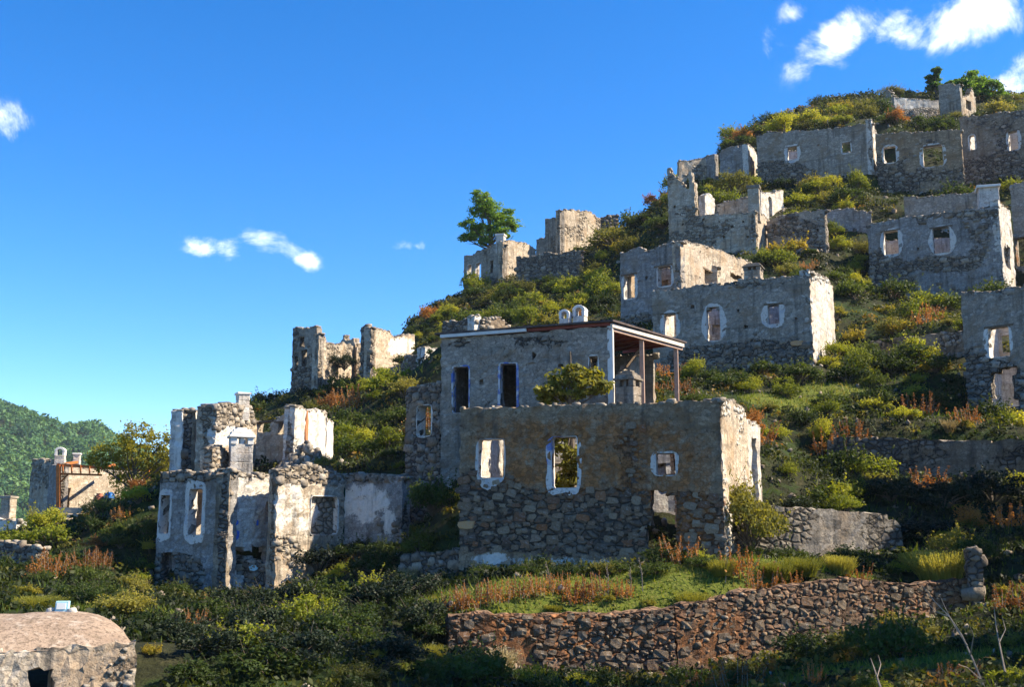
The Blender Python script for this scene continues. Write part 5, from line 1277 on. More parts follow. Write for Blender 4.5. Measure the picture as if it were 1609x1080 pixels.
PROTO = {
 'dark':  [bush('shrub_dark_%d' % i, 10+i, 'leaf_dark', lobes=13+4*i, n=1900, leaf=0.052) for i in range(4)],
 'olive': [bush('shrub_olive_%d' % i, 20+i, 'leaf_olive', lobes=14+3*i, n=2100, leaf=0.044) for i in range(4)],
 'lime':  [bush('shrub_lime_%d' % i, 30+i, 'leaf_lime', lobes=12+4*i, n=1900, leaf=0.050) for i in range(4)],
 'yellow':[bush('shrub_yellow_%d' % i, 40+i, 'leaf_yellow', lobes=10, n=1600, leaf=0.05) for i in range(2)],
 'big':   [bush('shrub_big_%d' % i, 50+i, 'leaf_olive', lobes=22, n=5200, leaf=0.036, flat=1.0) for i in range(2)],
 'round': [bush('shrub_round_%d' % i, 55+i, 'leaf_lime', lobes=14, n=3000, leaf=0.04, flat=1.0, spread=0.5) for i in range(2)],
 'blue':  [bush('shrub_blue_%d' % i, 60+i, 'leaf_blue', lobes=16, n=2600, leaf=0.05, flat=0.85) for i in range(3)],
 'rust':  [dock('weeds_rust_%d' % i, 70+i, stalks=16+3*i) for i in range(4)],
 'straw': [tuft('tuft_straw_%d' % i, 80+i, 'leaf_straw', n=380, heads=True) for i in range(2)],
 'reed':  [tuft('tuft_reed_%d' % i, 90+i, 'leaf_reed', n=1500, h=0.95, rad=0.5, lean=0.42, width=0.008, heads=True) for i in range(3)],
 'rustbush': [bush('shrub_rust_%d' % i, 100+i, 'leaf_rust', lobes=8, n=1500, leaf=0.042, flat=0.95) for i in range(2)],
}
KINDW = {'dark': ('shrub','dark green shrub','shrub'), 'olive': ('shrub','grey-green shrub','shrub'), 'lime': ('shrub','bright green shrub','shrub'), 'yellow': ('shrub','yellow-green shrub','shrub'),
 'big': ('bush','large bushy grey-green bush','bush'), 'round': ('bush','rounded bright green bush','bush'), 'blue': ('bush','blackish green dense bush','bush'), 'rust': ('dry_weeds','rust-brown dry seed stalks','weeds'), 'straw': ('grass_tuft','pale straw grass tuft','grass'),
 'reed': ('broom_shrub','yellow-green spiky broom','shrub'), 'rustbush': ('dry_shrub','rust-orange dry shrub','shrub')}
PLANTS = []
def plant(kind, loc, size, sz=1.0, fixed=None):
    me = random.choice(PROTO[kind]); o = bpy.data.objects.new(KINDW[kind][0], me); COL.objects.link(o)
    o.location = loc; o.rotation_euler = (random.uniform(-.12, .12), random.uniform(-.12, .12), random.uniform(0, 6.28)); o.scale = (size, size, size*sz)
    PLANTS.append((o, kind, fixed)); return o
# hand-placed plants: kind, image column, foot row, width in px, height factor, label, optional depth
HERO = [
 ('big',1180,850,118,1.35,'large grey-green bush growing at the right corner of the front house',34.2),
 ('straw',640,925,40,1.3,'tall straw tuft at the left end of the low base wall',36.9),('reed',668,930,44,1.0,'pale green tuft beside the straw tuft by the base wall',36.6),
 ('reed',1088,948,62,0.85,'rounded yellow-green broom at the step of the terrace wall',28.7),('reed',1135,930,50,0.8,None,29.6),('reed',1222,925,58,0.72,None,29.9),('reed',1262,918,60,0.75,None,30.2),('reed',1320,905,52,0.9,None,30.8),
 ('reed',1478,905,90,0.9,'widest yellow-green broom beside the stone pillar',31.2),('reed',1440,890,50,0.9,None,32.2),('rustbush',1445,920,44,1.0,'rounded rust-orange dry shrub left of the broom by the pillar',30.6),
 ('lime',1370,905,50,0.8,None,31.4),('lime',1410,898,44,0.8,None,31.6),
 ('rust',715,965,40,1.0,None,27.6),('rust',745,962,48,1.0,None,27.7),('rust',782,958,40,1.1,'rust-brown stalks at the left end of the terrace grass',27.9),('straw',792,990,44,0.9,'pale straw tuft hanging over the left of the terrace wall',26.8),
 ('rust',880,952,30,1.2,None,28.6),('rust',905,955,46,1.0,None,28.3),('rust',930,950,40,1.1,None,28.6),('yellow',950,950,32,0.8,None,28.5),('rust',978,948,30,1.2,None,28.7),('rust',1040,935,34,1.1,None,29.5),('rust',1008,955,34,1.0,None,28.2),
 ('rust',1160,925,44,1.2,None,29.8),('rust',1190,930,50,1.0,None,29.4),('rust',1122,960,40,0.9,None,28.5),
 ('olive',1045,1092,96,1.1,'bright speckled shrub at the bottom edge below the terrace wall',18.0),('rust',1110,1085,40,1.3,None,19.8),('rust',1150,1080,34,1.3,None,20.4),('rust',1280,1060,30,1.4,None,22),
 ('rust',1310,700,52,1.0,None,46),('rust',1340,690,44,1.1,None,46),('rustbush',1290,705,40,0.9,None,46.2),('rustbush',1185,655,52,1.0,'rust-orange dry shrub against the right gable of the front house',46),
 ('lime',1572,660,62,1.0,'bright green shrub in front of the edge stone house',47.5),('lime',1600,665,40,0.9,None,47.2),('rust',1520,690,36,1.1,None,45.5),('straw',1492,690,24,1.0,None,45.2),
 ('lime',1235,625,44,1.1,None,None),('lime',1174,618,44,0.8,None,None),('yellow',1345,540,52,1.0,'golden-yellow shrub in the middle of the right slope',None),('olive',1405,525,52,0.95,None,None),('lime',1318,562,50,0.9,None,None),('lime',1300,580,40,0.8,None,None),
 ('lime',1238,748,38,1.0,None,None),('olive',1312,505,44,0.9,None,None),('dark',1150,610,70,0.8,'dark shrub at the foot of the middle house',None),('dark',1110,600,50,0.9,None,None),('dark',1200,590,60,0.7,None,None),
 ('lime',1218,418,62,0.9,None,None),('dark',1196,420,40,0.9,None,None),('lime',1310,372,36,1.2,None,None),('lime',1318,395,40,1.0,None,None),('olive',1345,398,44,0.9,None,None),
 ('big',1152,305,62,1.0,'tall feathery green bush inside the enclosure below the top row',89),('round',1104,306,36,0.8,None,88),('round',1160,262,34,0.9,None,94),
 ('round',1290,315,56,0.8,None,None),('round',1310,285,50,0.8,None,88),('dark',1275,305,50,0.9,None,88),('round',1346,295,52,1.0,None,87),('lime',1250,325,50,0.8,None,None),('dark',1330,320,60,0.9,None,None),
 ('round',1232,210,74,0.62,'bright green rounded crown on the skyline above the ridge house',100),('dark',1160,232,60,0.8,None,112),('dark',1185,222,50,0.8,None,113),
 ('round',830,512,64,1.0,'big rounded bright bush on the slope above the flat roof',72),('olive',965,398,84,0.8,'wide grey-green bush on the ridge right of the stepped tower',96),('olive',935,440,56,0.9,None,None),('dark',900,455,50,0.9,None,None),('lime',705,522,36,0.9,None,None),('dark',682,505,64,0.8,None,None),
 ('lime',870,495,50,0.8,None,None),('olive',905,480,50,0.8,None,None),('lime',950,450,40,1.0,None,None),('yellow',900,500,34,0.8,None,None),('dark',760,470,60,0.7,None,None),('dark',810,470,60,0.7,None,None),('dark',860,450,50,0.7,None,None),
 ('blue',541,578,42,1.0,'round dark bush inside the jagged skyline ruin',81),('blue',424,645,54,0.8,'blue-black bush on the skyline left of the jagged ruin',84),('lime',533,615,34,0.9,None,74),('lime',560,600,30,0.9,None,75),
 ('olive',510,735,48,0.8,'rounded bush on top of the broken left house',43.6),('dark',430,735,40,0.9,None,44.5),('lime',590,630,30,0.9,None,None),('lime',600,610,26,0.9,None,None),
 ('lime',545,850,34,1.0,None,39.8),('lime',528,860,34,0.8,None,39.3),('rust',580,855,40,0.8,None,40.3),
 ('olive',195,965,90,0.75,'spreading grey-green shrub behind the vaulted cistern',27),('rust',305,1010,34,1.1,None,26),('rust',325,1000,28,1.2,None,27),('yellow',240,1015,40,1.0,None,21.5),('straw',105,1026,26,0.5,'small grass tuft rooted on the cistern eave',18.9),('lime',215,1075,60,0.5,None,18.2),
 ('dark',680,800,80,1.3,'black-green bush in the gap left of the front house',38),('dark',660,830,60,1.2,None,38.5),('dark',700,840,60,1.0,None,37),
 ('rust',20,905,50,0.9,None,34),('rust',70,900,50,0.9,None,36),('yellow',40,930,60,0.7,None,31),('rust',130,890,40,1.0,None,39),('rust',170,880,44,1.0,None,41),('yellow',130,900,50,0.7,None,37),('reed',60,945,80,0.5,None,27),('lime',215,880,50,0.9,None,40),
 ('lime',48,835,40,1.0,'green bush beside the corner pillar of the far left house',57),
 ('rust',1560,900,60,0.8,None,31.5),('rust',1590,960,60,0.9,None,28),('rust',1430,960,40,1.0,None,29.5),('yellow',1590,900,50,0.8,None,31),('olive',1590,1020,60,0.9,None,24),('lime',1590,1070,70,0.7,None,20.5),('lime',1380,1080,60,0.7,None,20.6),('rust',1500,1075,50,0.9,None,20.8),
 ('dark',1255,1000,90,0.6,None,28.6),('dark',1140,1040,80,0.6,None,26.8),('dark',860,1062,80,0.6,None,26.2),('dark',760,1055,80,0.6,None,26.0),('dark',940,1066,80,0.7,None,26.4),('olive',1010,1062,60,0.7,None,26.8),('dark',1080,1060,80,0.7,None,27),('blue',720,1040,80,0.8,None,26.2),('rust',820,1060,40,0.8,None,26.3),('dark',1330,990,70,0.7,None,29),('olive',1400,985,60,0.7,None,29.3),
 ('dark',1180,875,60,0.7,None,33.6),('dark',1240,880,70,0.7,None,33.8),('dark',1350,870,80,0.6,None,34.6),
 ('rust',215,868,50,0.9,None,None),('yellow',235,880,44,0.9,None,None),('olive',190,862,50,0.9,None,None),('dark',228,845,50,0.9,None,None),('dark',180,848,44,0.9,None,None),('rustbush',150,868,44,0.8,None,None),('lime',225,905,44,0.9,None,None),('dark',205,900,50,0.8,None,None),('olive',225,930,60,0.8,None,None),('dark',238,862,40,1.0,None,None),('dark',560,1030,120,0.7,None,None),('blue',640,940,100,0.7,None,None),('blue',440,920,90,0.8,None,None),('dark',330,980,90,0.8,None,None),('blue',280,1010,90,0.7,None,None),('blue',660,985,100,0.7,None,None),('dark',590,900,80,0.8,None,None),('blue',1340,850,90,0.6,None,None),('blue',1450,850,90,0.6,None,None),('blue',1250,815,70,0.7,None,None),('dark',760,908,50,0.7,None,None),('dark',820,906,60,0.6,None,None),('dark',890,905,60,0.6,None,None),('dark',960,905,60,0.6,None,None),('dark',1030,902,60,0.6,None,None),('dark',1100,895,50,0.7,None,None),('rust',850,958,40,1.0,None,28.4),('rust',820,960,36,1.0,None,28.2),('rust',1075,955,34,1.0,None,28.6),('rust',1240,930,36,1.0,None,29.7),('rust',1350,915,36,1.0,None,30.5),('yellow',1020,955,34,0.7,None,28.6),('reed',870,958,30,0.6,None,28.0),('blue',330,1030,108,0.7,None,None),('blue',400,1000,108,0.7,None,None),('blue',470,1040,120,0.7,None,None),('dark',540,1000,108,0.7,None,None),('blue',600,1050,120,0.7,None,None),('dark',670,1010,80,0.8,None,None),('dark',420,1065,132,0.6,None,None),('dark',300,1075,90,0.6,None,None),('dark',700,1075,132,0.6,None,None),('olive',560,1075,80,0.6,None,None),  # dark bushes in place of shadow along the house foot and lower left
 ('blue',450,960,96,0.8,None,None),('dark',520,950,96,0.8,None,None),('blue',600,960,96,0.8,None,None),('blue',380,960,84,0.8,None,None),('blue',500,900,96,0.8,None,None),('dark',560,880,70,0.8,None,None),('olive',470,905,60,0.9,None,None),
 ('blue',1480,800,108,0.8,None,None),('blue',1400,790,96,0.8,None,None),('dark',1330,775,70,0.8,None,None),('blue',1560,790,108,0.8,None,None),('rustbush',1520,830,70,0.7,None,None),('rust',1590,830,60,0.8,None,None),('rust',1450,770,60,0.7,None,None),('dark',1280,790,60,0.8,None,None),  # near-black bushes put the shade of this slope into leaf colour
 ('dark',1300,640,60,0.8,None,None),('dark',1380,640,70,0.8,None,None),('dark',1460,640,70,0.8,None,None),('lime',1420,660,50,0.9,None,None),('lime',1440,605,36,0.9,None,None),('dark',1330,600,70,0.8,None,None),('dark',1400,590,70,0.8,None,None),('dark',1470,590,60,0.8,None,None),('dark',1260,600,70,0.8,None,None),('dark',1420,560,70,0.8,None,None),('dark',1480,490,70,0.9,None,None),('dark',1400,470,70,0.9,None,None),('dark',1345,470,70,0.9,None,None),('dark',1560,480,80,0.8,None,None),
 ('dark',1090,640,50,0.8,None,None),('olive',1210,650,40,0.8,None,None),
]
for (k, px_, py_, wpx, sz, lab, d_) in HERO:
    if d_ and 700 < px_ < 1546 and 885 < py_ < 1000 and 27.4 < d_ < 32.4 and k != 'dark': d_ += 0.6
    if d_ is None:
        q = cast(px_, py_, 18)
        if q is None: continue
    else:
        q = P(px_, py_, d_); g_ = gz(q.x, q.y)
        if k != 'big' and (q.z > g_ and lab is None or abs(q.z-g_) < 1.2): q.z = g_ - 0.05
        else: q.z = q.z-0.05
    size = wpx/F*q.y/(1.05 if k in ('rust', 'straw') else 1.6 if k == 'reed' else 1.7)
    plant(k, q, size, sz, lab)

# ---- trees
def tree(name, px, pybase, d, label, H, crown, mat, leaf, seed, trunk_r=0.16, n=4200, lean=(0, 0), limbs=9, z=None, cat='tree', flat=0.6, upright=False):
    """tapered trunk, limbs and a crown of leaf clumps; crown: list of (dx, dz, r) lobes in metres from the foot"""
    r = np.random.default_rng(seed); b = P(px, pybase, d)
    if z is not None: b.z = z
    root = empty(name, b, label, cat); tb = MB()
    top = b+Vector((lean[0], lean[1], H))
    pts = [b-Vector((0, 0, 0.4))]+[b.lerp(top, t)+Vector((r.normal(0, .06), r.normal(0, .06), 0))*H*0.15*t for t in (0.25, 0.5, 0.75, 1.0)]
    tb.tube(pts, [trunk_r*1.25, trunk_r, trunk_r*0.8, trunk_r*0.55, trunk_r*0.3], 8)
    C = []; R = []
    for (dx, dz, rr) in crown: C.append((dx, r.normal(0, 0.35*rr), dz)); R.append(rr)
    C = np.array(C); R = np.array(R)
    for i in range(len(C)):
        st = b.lerp(top, min(0.95, max(0.2, C[i][2]/H*0.6))); e = b+Vector(C[i]); m_ = st.lerp(e, 0.5)+Vector((r.normal(0, .1), r.normal(0, .1), -0.08*R[i]))
        tb.tube([st, m_, e], [trunk_r*0.45, trunk_r*0.28, trunk_r*0.10], 5, cap=False)
        for k in range(3):
            dd = r.normal(size=3); dd /= np.linalg.norm(dd); e2 = e+Vector(dd)*R[i]*0.8; tb.tube([m_, (m_+e2)/2+Vector((0, 0, .05)), e2], [trunk_r*0.2, trunk_r*0.1, trunk_r*0.03], 4, cap=False)
    tb.build('trunk', M['bark'], root)
    w = R**2/np.sum(R**2); li = r.choice(len(R), n, p=w)
    # leaf clumps: sprays inside each lobe
    ns = 26; sp = r.normal(size=(len(R), ns, 3)); sp /= np.linalg.norm(sp, axis=2, keepdims=True); sp *= r.uniform(0.35, 1.0, (len(R), ns, 1))
    si = r.integers(0, ns, n); c = C[li]+sp[li, si]*R[li][:, None]*np.array([1, 1, flat]) + r.normal(0, 0.17, (n, 3))*R[li][:, None]*np.array([1, 1, 0.5])
    if upright: c[:, 2] += np.abs(r.normal(0, 0.3, n))*R[li]*(r.random(n) < 0.3)
    V = leafquads(c, sp[li, si]+np.array([0, 0, 0.4]), np.full(n, leaf), r, 0.55)
    rn = np.clip(r.random((len(R), ns))[li, si]*0.55+0.45*r.random(n), 0, 1)
    cr = link_mesh('crown', quad_mesh('crown', V, M[mat], rn), root)
    return root
s100 = 100/F
def lob(lst, px0, pyb, d): return [((x-px0)*d/F, (pyb-y)*d/F, r_*d/F) for (x, y, r_) in lst]
tree('pine_tree', 775, 425, 103, 'lone green pine leaning over the ruin on the skyline', 7.5,
     lob([(757,303,17),(750,325,18),(768,318,20),(735,350,16),(728,372,12),(757,355,24),(780,335,20),(795,345,20),(808,352,14),(785,362,20),(762,378,14),(740,368,14),(800,328,10),(748,295,10)], 775, 425, 103), 'leaf_pine', 0.10, 5, 0.25, 15000, (-0.6, 0), cat='tree')
for (px_, yb, d_, lst, lab, sd) in (
    (1472, 165, 122, [(1470,118,12),(1472,107,9),(1468,130,12),(1480,134,11)], 'slim pine standing left of the summit block', 11),
    (1535, 175, 120, [(1520,126,18),(1540,120,20),(1560,132,20),(1576,146,15),(1530,140,18),(1555,150,16),(1530,110,11),(1584,156,11)], 'broad dark pine on the summit at right', 12),
    (1500, 165, 121, [(1495,130,9),(1508,124,9),(1500,138,9)], 'small pine between the summit block and the broad pine', 13)):
    tree('pine_tree', px_, yb, d_, lab, (yb-lst[0][1])*d_/F*0.9, lob(lst, px_, yb, d_), 'leaf_pine', 0.13, sd, 0.2, 8500)
q = P(898, 700, 37.6)
tree('fig_tree', 898, 700, 37.6, 'fig tree growing inside the front house with its crown above the wall', 3.2,
     lob([(860,612,20),(880,596,22),(905,588,22),(930,590,20),(945,608,18),(915,612,22),(890,620,20),(858,628,14),(895,660,24),(882,695,24),(898,725,26),(885,755,24),(905,745,20)], 898, 700, 37.6), 'leaf_fig', 0.10, 21, 0.09, 4600, flat=0.85)
tree('autumn_tree', 205, 840, 54, 'yellowing leafy tree growing through the rusty pergola', 3.4,
     lob([(165,715,24),(195,705,28),(225,705,28),(250,715,24),(180,740,28),(215,740,32),(245,745,26),(150,730,20),(138,725,12),(205,685,18),(218,672,10),(232,685,16),(255,690,14),(190,690,12),(190,765,22),(225,775,24),(262,725,14),(268,705,8)], 205, 840, 54), 'leaf_autumn', 0.065, 22, 0.10, 9000, flat=0.9, upright=True)
# unseen trees added beyond the right edge to shade the lower slope
for i, (x, y, h, lab) in enumerate(((21.5, 39.5, 9.5, 'tall added shade tree beyond the right edge level with the garden wall'), (23.5, 36.5, 9.0, 'tree beyond the right edge level with the field wall'), (17.5, 32.6, 7.5, 'tree beyond the right edge level with the pillar'), (19.0, 22.8, 19.5, 'tallest added shade tree beyond the right edge below the terrace wall'), (20.0, 24.0, 12.0, 'broad added shade tree beyond the right edge behind the tallest'))):
    lst = [(0, h*0.55, h*0.17), (h*0.12, h*0.6, h*0.16), (-h*0.10, h*0.62, h*0.15), (0, h*0.8, h*0.16), (h*0.06, h*0.93, h*0.11), (-h*0.11, h*0.42, h*0.14), (h*0.13, h*0.42, h*0.15), (0.05*h, h*0.28, h*0.14), (-0.08*h, h*0.72, h*0.15)]
    b = Vector((x, y, gz(x, y))); pxx, pyy = to_px(b.x, b.y, b.z)
    tree('shade_tree', pxx, pyy, y, lab, h, lst, 'leaf_dark', 0.15, 40+i, 0.2, 9500, z=b.z)['group'] = 'added shade trees beyond the right edge'

# bare branches, lower right
def bare(name, pts, label):
    r = empty(name, P(*pts[0][0]), label, 'branch')
    for k, ch in enumerate(pts):
        mb = MB(); n = len(ch); mb.tube([P(*c) for c in ch], [0.022*(1-0.75*i/(n-1))*(1 if k == 0 else 0.6) for i in range(n)], 5); mb.build('stem' if k == 0 else 'twig', M['pale_twig'], r)
bare('bare_branch', [[(1548,1085,19.5),(1530,1040,19.6),(1512,1000,19.8),(1492,970,20),(1468,945,20.2),(1448,920,20.4)], [(1520,1015,19.7),(1500,985,20),(1485,955,20.3),(1476,935,20.4)], [(1525,1030,19.6),(1530,1000,19.3),(1522,980,19.2)], [(1540,1068,19.5),(1520,1050,19.3),(1505,1045,19.2)], [(1492,970,20),(1470,962,20.3),(1450,940,20.6)]], 'long bare dead branch leaning left at lower right')
bare('bare_branch', [[(1580,1060,20.2),(1572,1020,20.4),(1565,985,20.6),(1562,955,20.8)], [(1570,1010,20.4),(1580,990,20.5),(1574,968,20.6)]], 'thin upright dead stem at the lower right edge')
bare('bare_branch', [[(1385,1085,19.6),(1375,1055,19.8),(1368,1035,20)], [(1378,1065,19.7),(1384,1045,19.9),(1380,1030,20)]], 'short dead twigs at the bottom edge right of centre')
for i, (px_, d_) in enumerate(((955,28.8),(990,29.2),(1010,30.5),(1140,30.4),(865,29))):
    q = cast(px_, 945-i*3, d_-1) or P(px_, 945, d_)
    mb = MB(); h = random.uniform(0.7, 1.1); tip = q+Vector((random.uniform(-.12, .12), 0, h)); mb.tube([q-Vector((0,0,.1)), q.lerp(tip, .5)+Vector((.03, 0, 0)), tip], [0.014, 0.011, 0.005], 5)
    for k in range(9):
        f = 0.4+0.065*k; c = q.lerp(tip, f); a = random.uniform(0, 6.28); mb.tube([c, c+Vector((math.cos(a)*.10, math.sin(a)*.10, .10))*(1.2-f)], [0.008, 0.004], 4)
    o = mb.build('dead_stalk', M['pale_twig']); 
    o.data.transform(Matrix.Translation(-q)); o.location = q
    tag(o, ['tallest','second','middle','rightmost','leftmost'][i]+' dead branched stalk on the terrace before the front house', 'stalk', 'dead stalks on the terrace')

# ---- shrubs scattered over the slope (world space), kept off walls and rooms
def seg_dist(p, a, b):
    ab = b-a; t = max(0, min(1, (p-a).dot(ab)/max(ab.length_squared, 1e-6))); return (p-(a+ab*t)).length
def in_poly(p, poly):
    s = 0
    for i in range(len(poly)):
        a, b = poly[i], poly[(i+1) % len(poly)]; c = (b.x-a.x)*(p.y-a.y)-(b.y-a.y)*(p.x-a.x)
        if s == 0: s = 1 if c > 0 else -1
        elif (c > 0) != (s > 0): return False
    return True
ROOMS = [[A2, B2, C2, D2]]
for f_, dp in ((fr1, 5.5),): ROOMS.append([f_.p0, f_.p1, f_.p1-f_.n*dp, f_.p0-f_.n*dp])
XV = cx1
rs = random.Random(99); cand = 0
def free(p, r):
    if any(in_poly(p, q) for q in ROOMS): return False
    if p.y < 23 and p.x < XV+0.6: return False
    return all(seg_dist(p, a, b) > r for a, b in FOOT)
zones = {}
N_SC = 1250
while cand < N_SC:
    y = 20+106*rs.random()**0.8; pxx = rs.uniform(-40, 1650); x = (pxx-IW/2)/F*y
    cand += 1
    if y > 70 and pxx < 380: continue
    z = gz(x, y); p = Vector((x, y))
    if turf(np.array([x]), np.array([y]))[0] > 0.5: continue
    a = float(fbm(np.array(x*0.12), np.array(y*0.12), 77, 3)); u = rs.random()
    if y < 40: kind = ('rust' if u < 0.20 else 'reed' if u < 0.28 else 'dark' if u < 0.66 else 'olive' if u < 0.83 else 'lime')
    elif y < 75: kind = ('rust' if u < 0.14 else 'rustbush' if u < 0.21 else 'dark' if u < 0.46 else 'olive' if u < 0.60 else 'lime' if u < 0.88 else 'round' if u < 0.94 else 'yellow')
    else: kind = ('dark' if u < 0.38 else 'olive' if u < 0.56 else 'lime' if u < 0.84 else 'round' if u < 0.91 else 'yellow' if u < 0.95 else 'rustbush')
    size = (rs.uniform(0.3, 0.75) if rs.random() < 0.72 else rs.uniform(0.8, 1.2))*(0.85 if y < 40 else 1.25 if y < 75 else 1.8)*(1+0.4*a)
    if kind == 'reed': size *= 0.7
    if not free(p, size*0.8+0.25): continue
    plant(kind, Vector((x, y, z-0.05)), size, rs.uniform(0.75, 1.05))

# ---- grass, undergrowth and loose stones (nobody could count them)
def ground_cover():
    r = np.random.default_rng(12)
    def sample(n, y0, y1, pw=1.0):
        y = y0+(y1-y0)*r.random(n)**pw; px = r.uniform(-200, 1850, n); x = (px-IW/2)/F*y; return x, y
    seg = [(np.array(a), np.array(b)) for a, b in FOOT]
    def clear(x, y, d=0.35):
        k = np.ones(len(x), bool)
        for a, b in seg:
            ab = b-a; t = np.clip(((x-a[0])*ab[0]+(y-a[1])*ab[1])/max(ab@ab, 1e-6), 0, 1); k &= np.hypot(x-a[0]-ab[0]*t, y-a[1]-ab[1]*t) > d
        for q in ROOMS[:1]:
            k &= ~np.array([in_poly(Vector((xx, yy)), q) for xx, yy in zip(x, y)])
        k &= ~((y < 22.5) & (x < XV+0.2)); return k
    # grass blades
    x, y = sample(175000, 15, 62, 1.15); tf = turf(x, y); nzv = fbm(x*0.3, y*0.3, 31, 3)
    k = (r.random(len(x)) < 0.12+0.35*np.clip(nzv, 0, 1)+0.9*tf); x, y, tf, nzv = x[k], y[k], tf[k], nzv[k]; k = clear(x, y, 0.2); x, y, tf, nzv = x[k], y[k], tf[k], nzv[k]
    z = ground(x, y)-0.02; n = len(x); h = r.uniform(0.07, 0.22, n)*(1+0.012*y)*(1-0.35*tf); a = r.uniform(0, 6.28, n); w = 0.010+0.00045*y
    b = np.stack([x, y, z], -1); sd = np.stack([np.cos(a), np.sin(a), 0*a], -1)*w[:, None]
    t = b+np.stack([r.normal(0, .4, n)*h, r.normal(0, .4, n)*h, h], -1)
    V = np.stack([b-sd, b+sd, t], 1); tone = np.clip(0.28+0.35*tf+0.25*nzv+r.normal(0, .18, n), 0, 1)
    o = link_mesh('grass', quad_mesh('grass', V, M['leaf_grass'], tone, k=3)); tag(o, 'short green grass on the ledges and slopes', 'grass', kind='stuff')
    # undergrowth: low leafy clumps
    x, y = sample(15500, 17, 132, 0.95); k = clear(x, y, 0.3) & (turf(x, y) < 0.45); k &= ~((y > 72) & (x/y*F+IW/2 < 380)); x, y = x[k], y[k]; z = ground(x, y); n = len(x)
    m = 34; S = r.uniform(0.16, 0.42, n)*(0.75+0.013*y)
    d = r.normal(size=(n, m, 3)); d /= np.linalg.norm(d, axis=2, keepdims=True); d[..., 2] = np.abs(d[..., 2])
    c = np.stack([x, y, z], -1)[:, None, :]+d*(S[:, None]*r.uniform(0.35, 1.0, (n, m)))[..., None]*np.array([1, 1, 0.8])
    V = leafquads(c.reshape(-1, 3), d.reshape(-1, 3), np.repeat(S*0.17, m), r)
    tone = np.repeat(np.clip(0.42+0.5*fbm(x*0.15, y*0.15, 3, 3)+r.normal(0, .22, n), 0, 1), m)*0.85+0.15*r.random(n*m)
    shade_zone = np.clip(1.3-((x+5)/6.5)**2-((y-29)/11)**2, 0, 1)+np.clip(1.3-((x-14)/6.0)**2-((y-39.5)/4)**2, 0, 1)   # shade painted into the scrub colour of the hollow and right slope
    tone *= np.repeat(1-0.6*np.clip(shade_zone, 0, 1), m)
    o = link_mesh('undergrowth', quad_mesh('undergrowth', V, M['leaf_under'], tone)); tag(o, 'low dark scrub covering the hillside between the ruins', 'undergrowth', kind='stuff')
    # loose stones
    x, y = sample(1300, 17, 110, 1.0); k = clear(x, y, 0.2); x, y = x[k], y[k]; z = ground(x, y); items = []
    for i in range(len(x)):
        s = random.uniform(0.06, 0.2)*(0.7+0.012*y[i]); q = Quaternion((random.random()-.5, random.random()-.5, random.random()-.5, random.random()-.5)).normalized()
        items.append((Vector((x[i], y[i], z[i]-s*0.05)), q @ Vector((s*0.8, 0, 0)), q @ Vector((0, s*0.6, 0)), q @ Vector((0, 0, s*0.3))))
    for a, b in FOOT:          # fallen stones at the feet of the walls
        t = b-a; L_ = t.length
        if L_ < 0.5 or a.y < 20: continue
        t = t/L_; n_ = Vector((t.y, -t.x))
        for i in range(int(L_*3.2)):
            q2 = a+t*random.uniform(0, L_)+n_*abs(random.gauss(0.12, 0.4)); s = random.uniform(0.07, 0.24)*(0.8+0.006*q2.y); z_ = gz(q2.x, q2.y)
            q = Quaternion((random.random()-.5, random.random()-.5, random.random()-.5, random.random()-.5)).normalized()
            items.append((Vector((q2.x, q2.y, z_+s*0.12)), q @ Vector((s*0.7, 0, 0)), q @ Vector((0, s*0.55, 0)), q @ Vector((0, 0, s*0.38))))
    o = link_mesh('loose_stones', tile_mesh('loose_stones', items, 'stone')); tag(o, 'loose grey stones strewn over the slopes', 'stones', kind='stuff')
ground_cover()

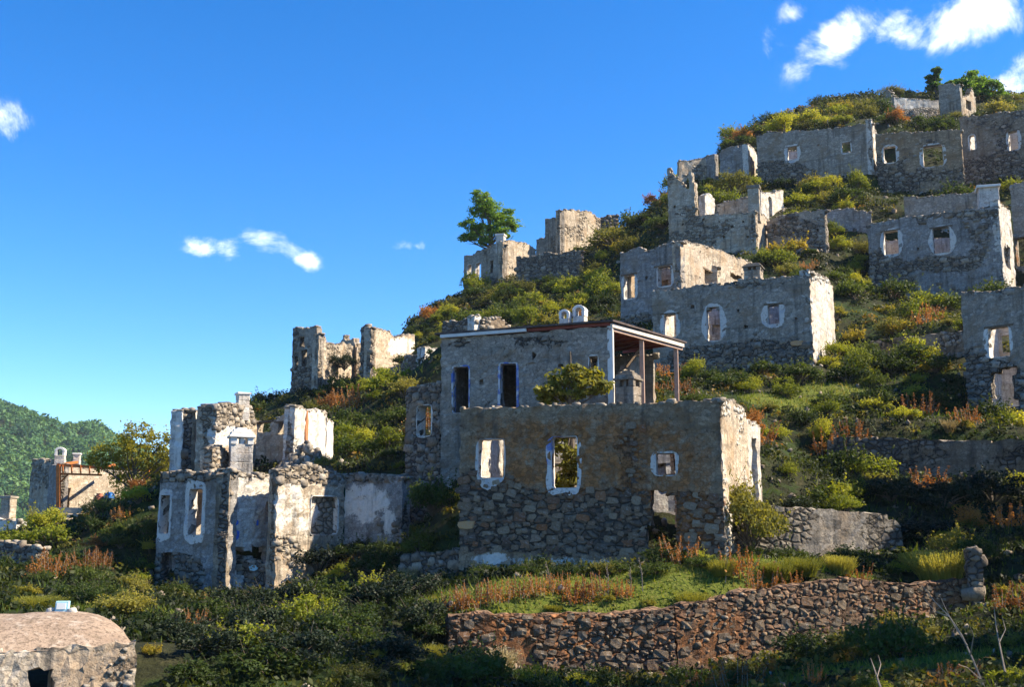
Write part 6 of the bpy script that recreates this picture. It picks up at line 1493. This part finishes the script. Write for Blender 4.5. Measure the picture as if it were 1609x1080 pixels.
# ---- which plants can be seen; then their labels
def finish_plants():
    dg = bpy.context.evaluated_depsgraph_get(); dg.update(); keep = []
    for (o, k, fixed) in PLANTS:
        s = o.scale.x; seen = 0
        px_, py_ = to_px(o.location.x, o.location.y, o.location.z+0.4*s)
        if -20 < px_ < IW+20:
            for i in range(15):
                tgt = o.location+Vector((random.uniform(-.75, .75)*s, random.uniform(-.4, .4)*s, random.uniform(0.1, 0.95)*s*o.scale.z/s))
                d = tgt.normalized(); hit, loc, nn, ii, ob, mm = SC.ray_cast(dg, Vector((0, 0, 0)), d)
                if hit and ob.name == o.name: seen += 1
                if seen >= 2: break
        if seen >= 2 or fixed: keep.append((o, k, fixed))
        else: bpy.data.objects.remove(o)
    LM_ = [((925,760),'the front house'),((800,590),'the porch house'),((400,820),'the broken left house'),((130,780),'the far left pergola'),((550,560),'the jagged skyline ruin'),((800,420),'the pine ruin'),((1020,440),'the twin-block house'),
           ((1150,520),'the oval-windowed middle house'),((1470,410),'the upper right house'),((1280,245),'the ridge house'),((1445,255),'the arched-window house'),((1570,235),'the top right house'),((1460,160),'the summit ruin'),((1130,350),'the pale stone enclosure'),
           ((1560,570),'the edge stone house'),((1450,715),'the long garden wall'),((1280,840),'the pale field wall'),((880,1000),'the reddish terrace wall'),((1350,950),'the brown terrace wall'),((100,1020),'the vaulted cistern'),((680,575),'the white wall stub'),
           ((1440,545),'the short slope wall'),((750,520),'the low ruin with white post'),((664,720),'the rubble annexe'),((660,900),'the low base wall'),((1538,900),'the stone pillar'),((450,1020),'the bottom edge'),((1330,345),'the plain blue-grey wall'),((30,870),'the white shed')]
    grp = {}
    for (o, k, fixed) in keep:
        n_, ph, cat = KINDW[k]; o['category'] = cat
        o['group'] = {'shrub': 'shrubs on the hillside', 'bush': 'bushes among the ruins', 'weeds': 'dry weeds on the slopes', 'grass': 'grass tufts'}[cat]
        if fixed: o['label'] = fixed; continue
        x, y = to_px(o.location.x, o.location.y, o.location.z+0.4*o.scale.x)
        (lx, ly), nm = min(LM_, key=lambda q: math.hypot(q[0][0]-x, (q[0][1]-y)*1.2))
        dx, dy = x-lx, y-ly; rel = ('right of' if dx > 0 else 'left of') if abs(dx) > abs(dy)*1.3 else ('below' if dy > 0 else 'above')
        grp.setdefault('%s %s %s' % (ph, rel, nm), []).append((x, o))
    ords = ['first','second','third','fourth','fifth','sixth','seventh','eighth','ninth','tenth']
    for base, lst in grp.items():
        lst.sort(key=lambda q: q[0]); n = len(lst)
        for i, (x, o) in enumerate(lst):
            if n == 1: lab = base
            elif i == 0: lab = 'leftmost '+base
            elif i == n-1: lab = 'rightmost '+base
            else: lab = base+', '+(ords[i] if i < 10 else str(i+1)+'th')+' from the left'
            o['label'] = lab
finish_plants()

# ---- the air: thin even haze, seen only in the far mountain
def haze():
    m = bpy.data.materials.new('haze'); m.use_nodes = True; nt = m.node_tree
    for n in list(nt.nodes): nt.nodes.remove(n)
    out = nt.nodes.new('ShaderNodeOutputMaterial'); v = nt.nodes.new('ShaderNodeVolumePrincipled')
    v.inputs['Color'].default_value = (0.72, 0.85, 1.0, 1); v.inputs['Density'].default_value = 0.00012; v.inputs['Anisotropy'].default_value = 0.2
    nt.links.new(v.outputs[0], out.inputs['Volume'])
    mb = MB(); mb.box((-200, 500, 55), (1300, 0, 0), (0, 640, 0), (0, 0, 70)); o = mb.build('haze', m); o['kind'] = 'stuff'
haze()
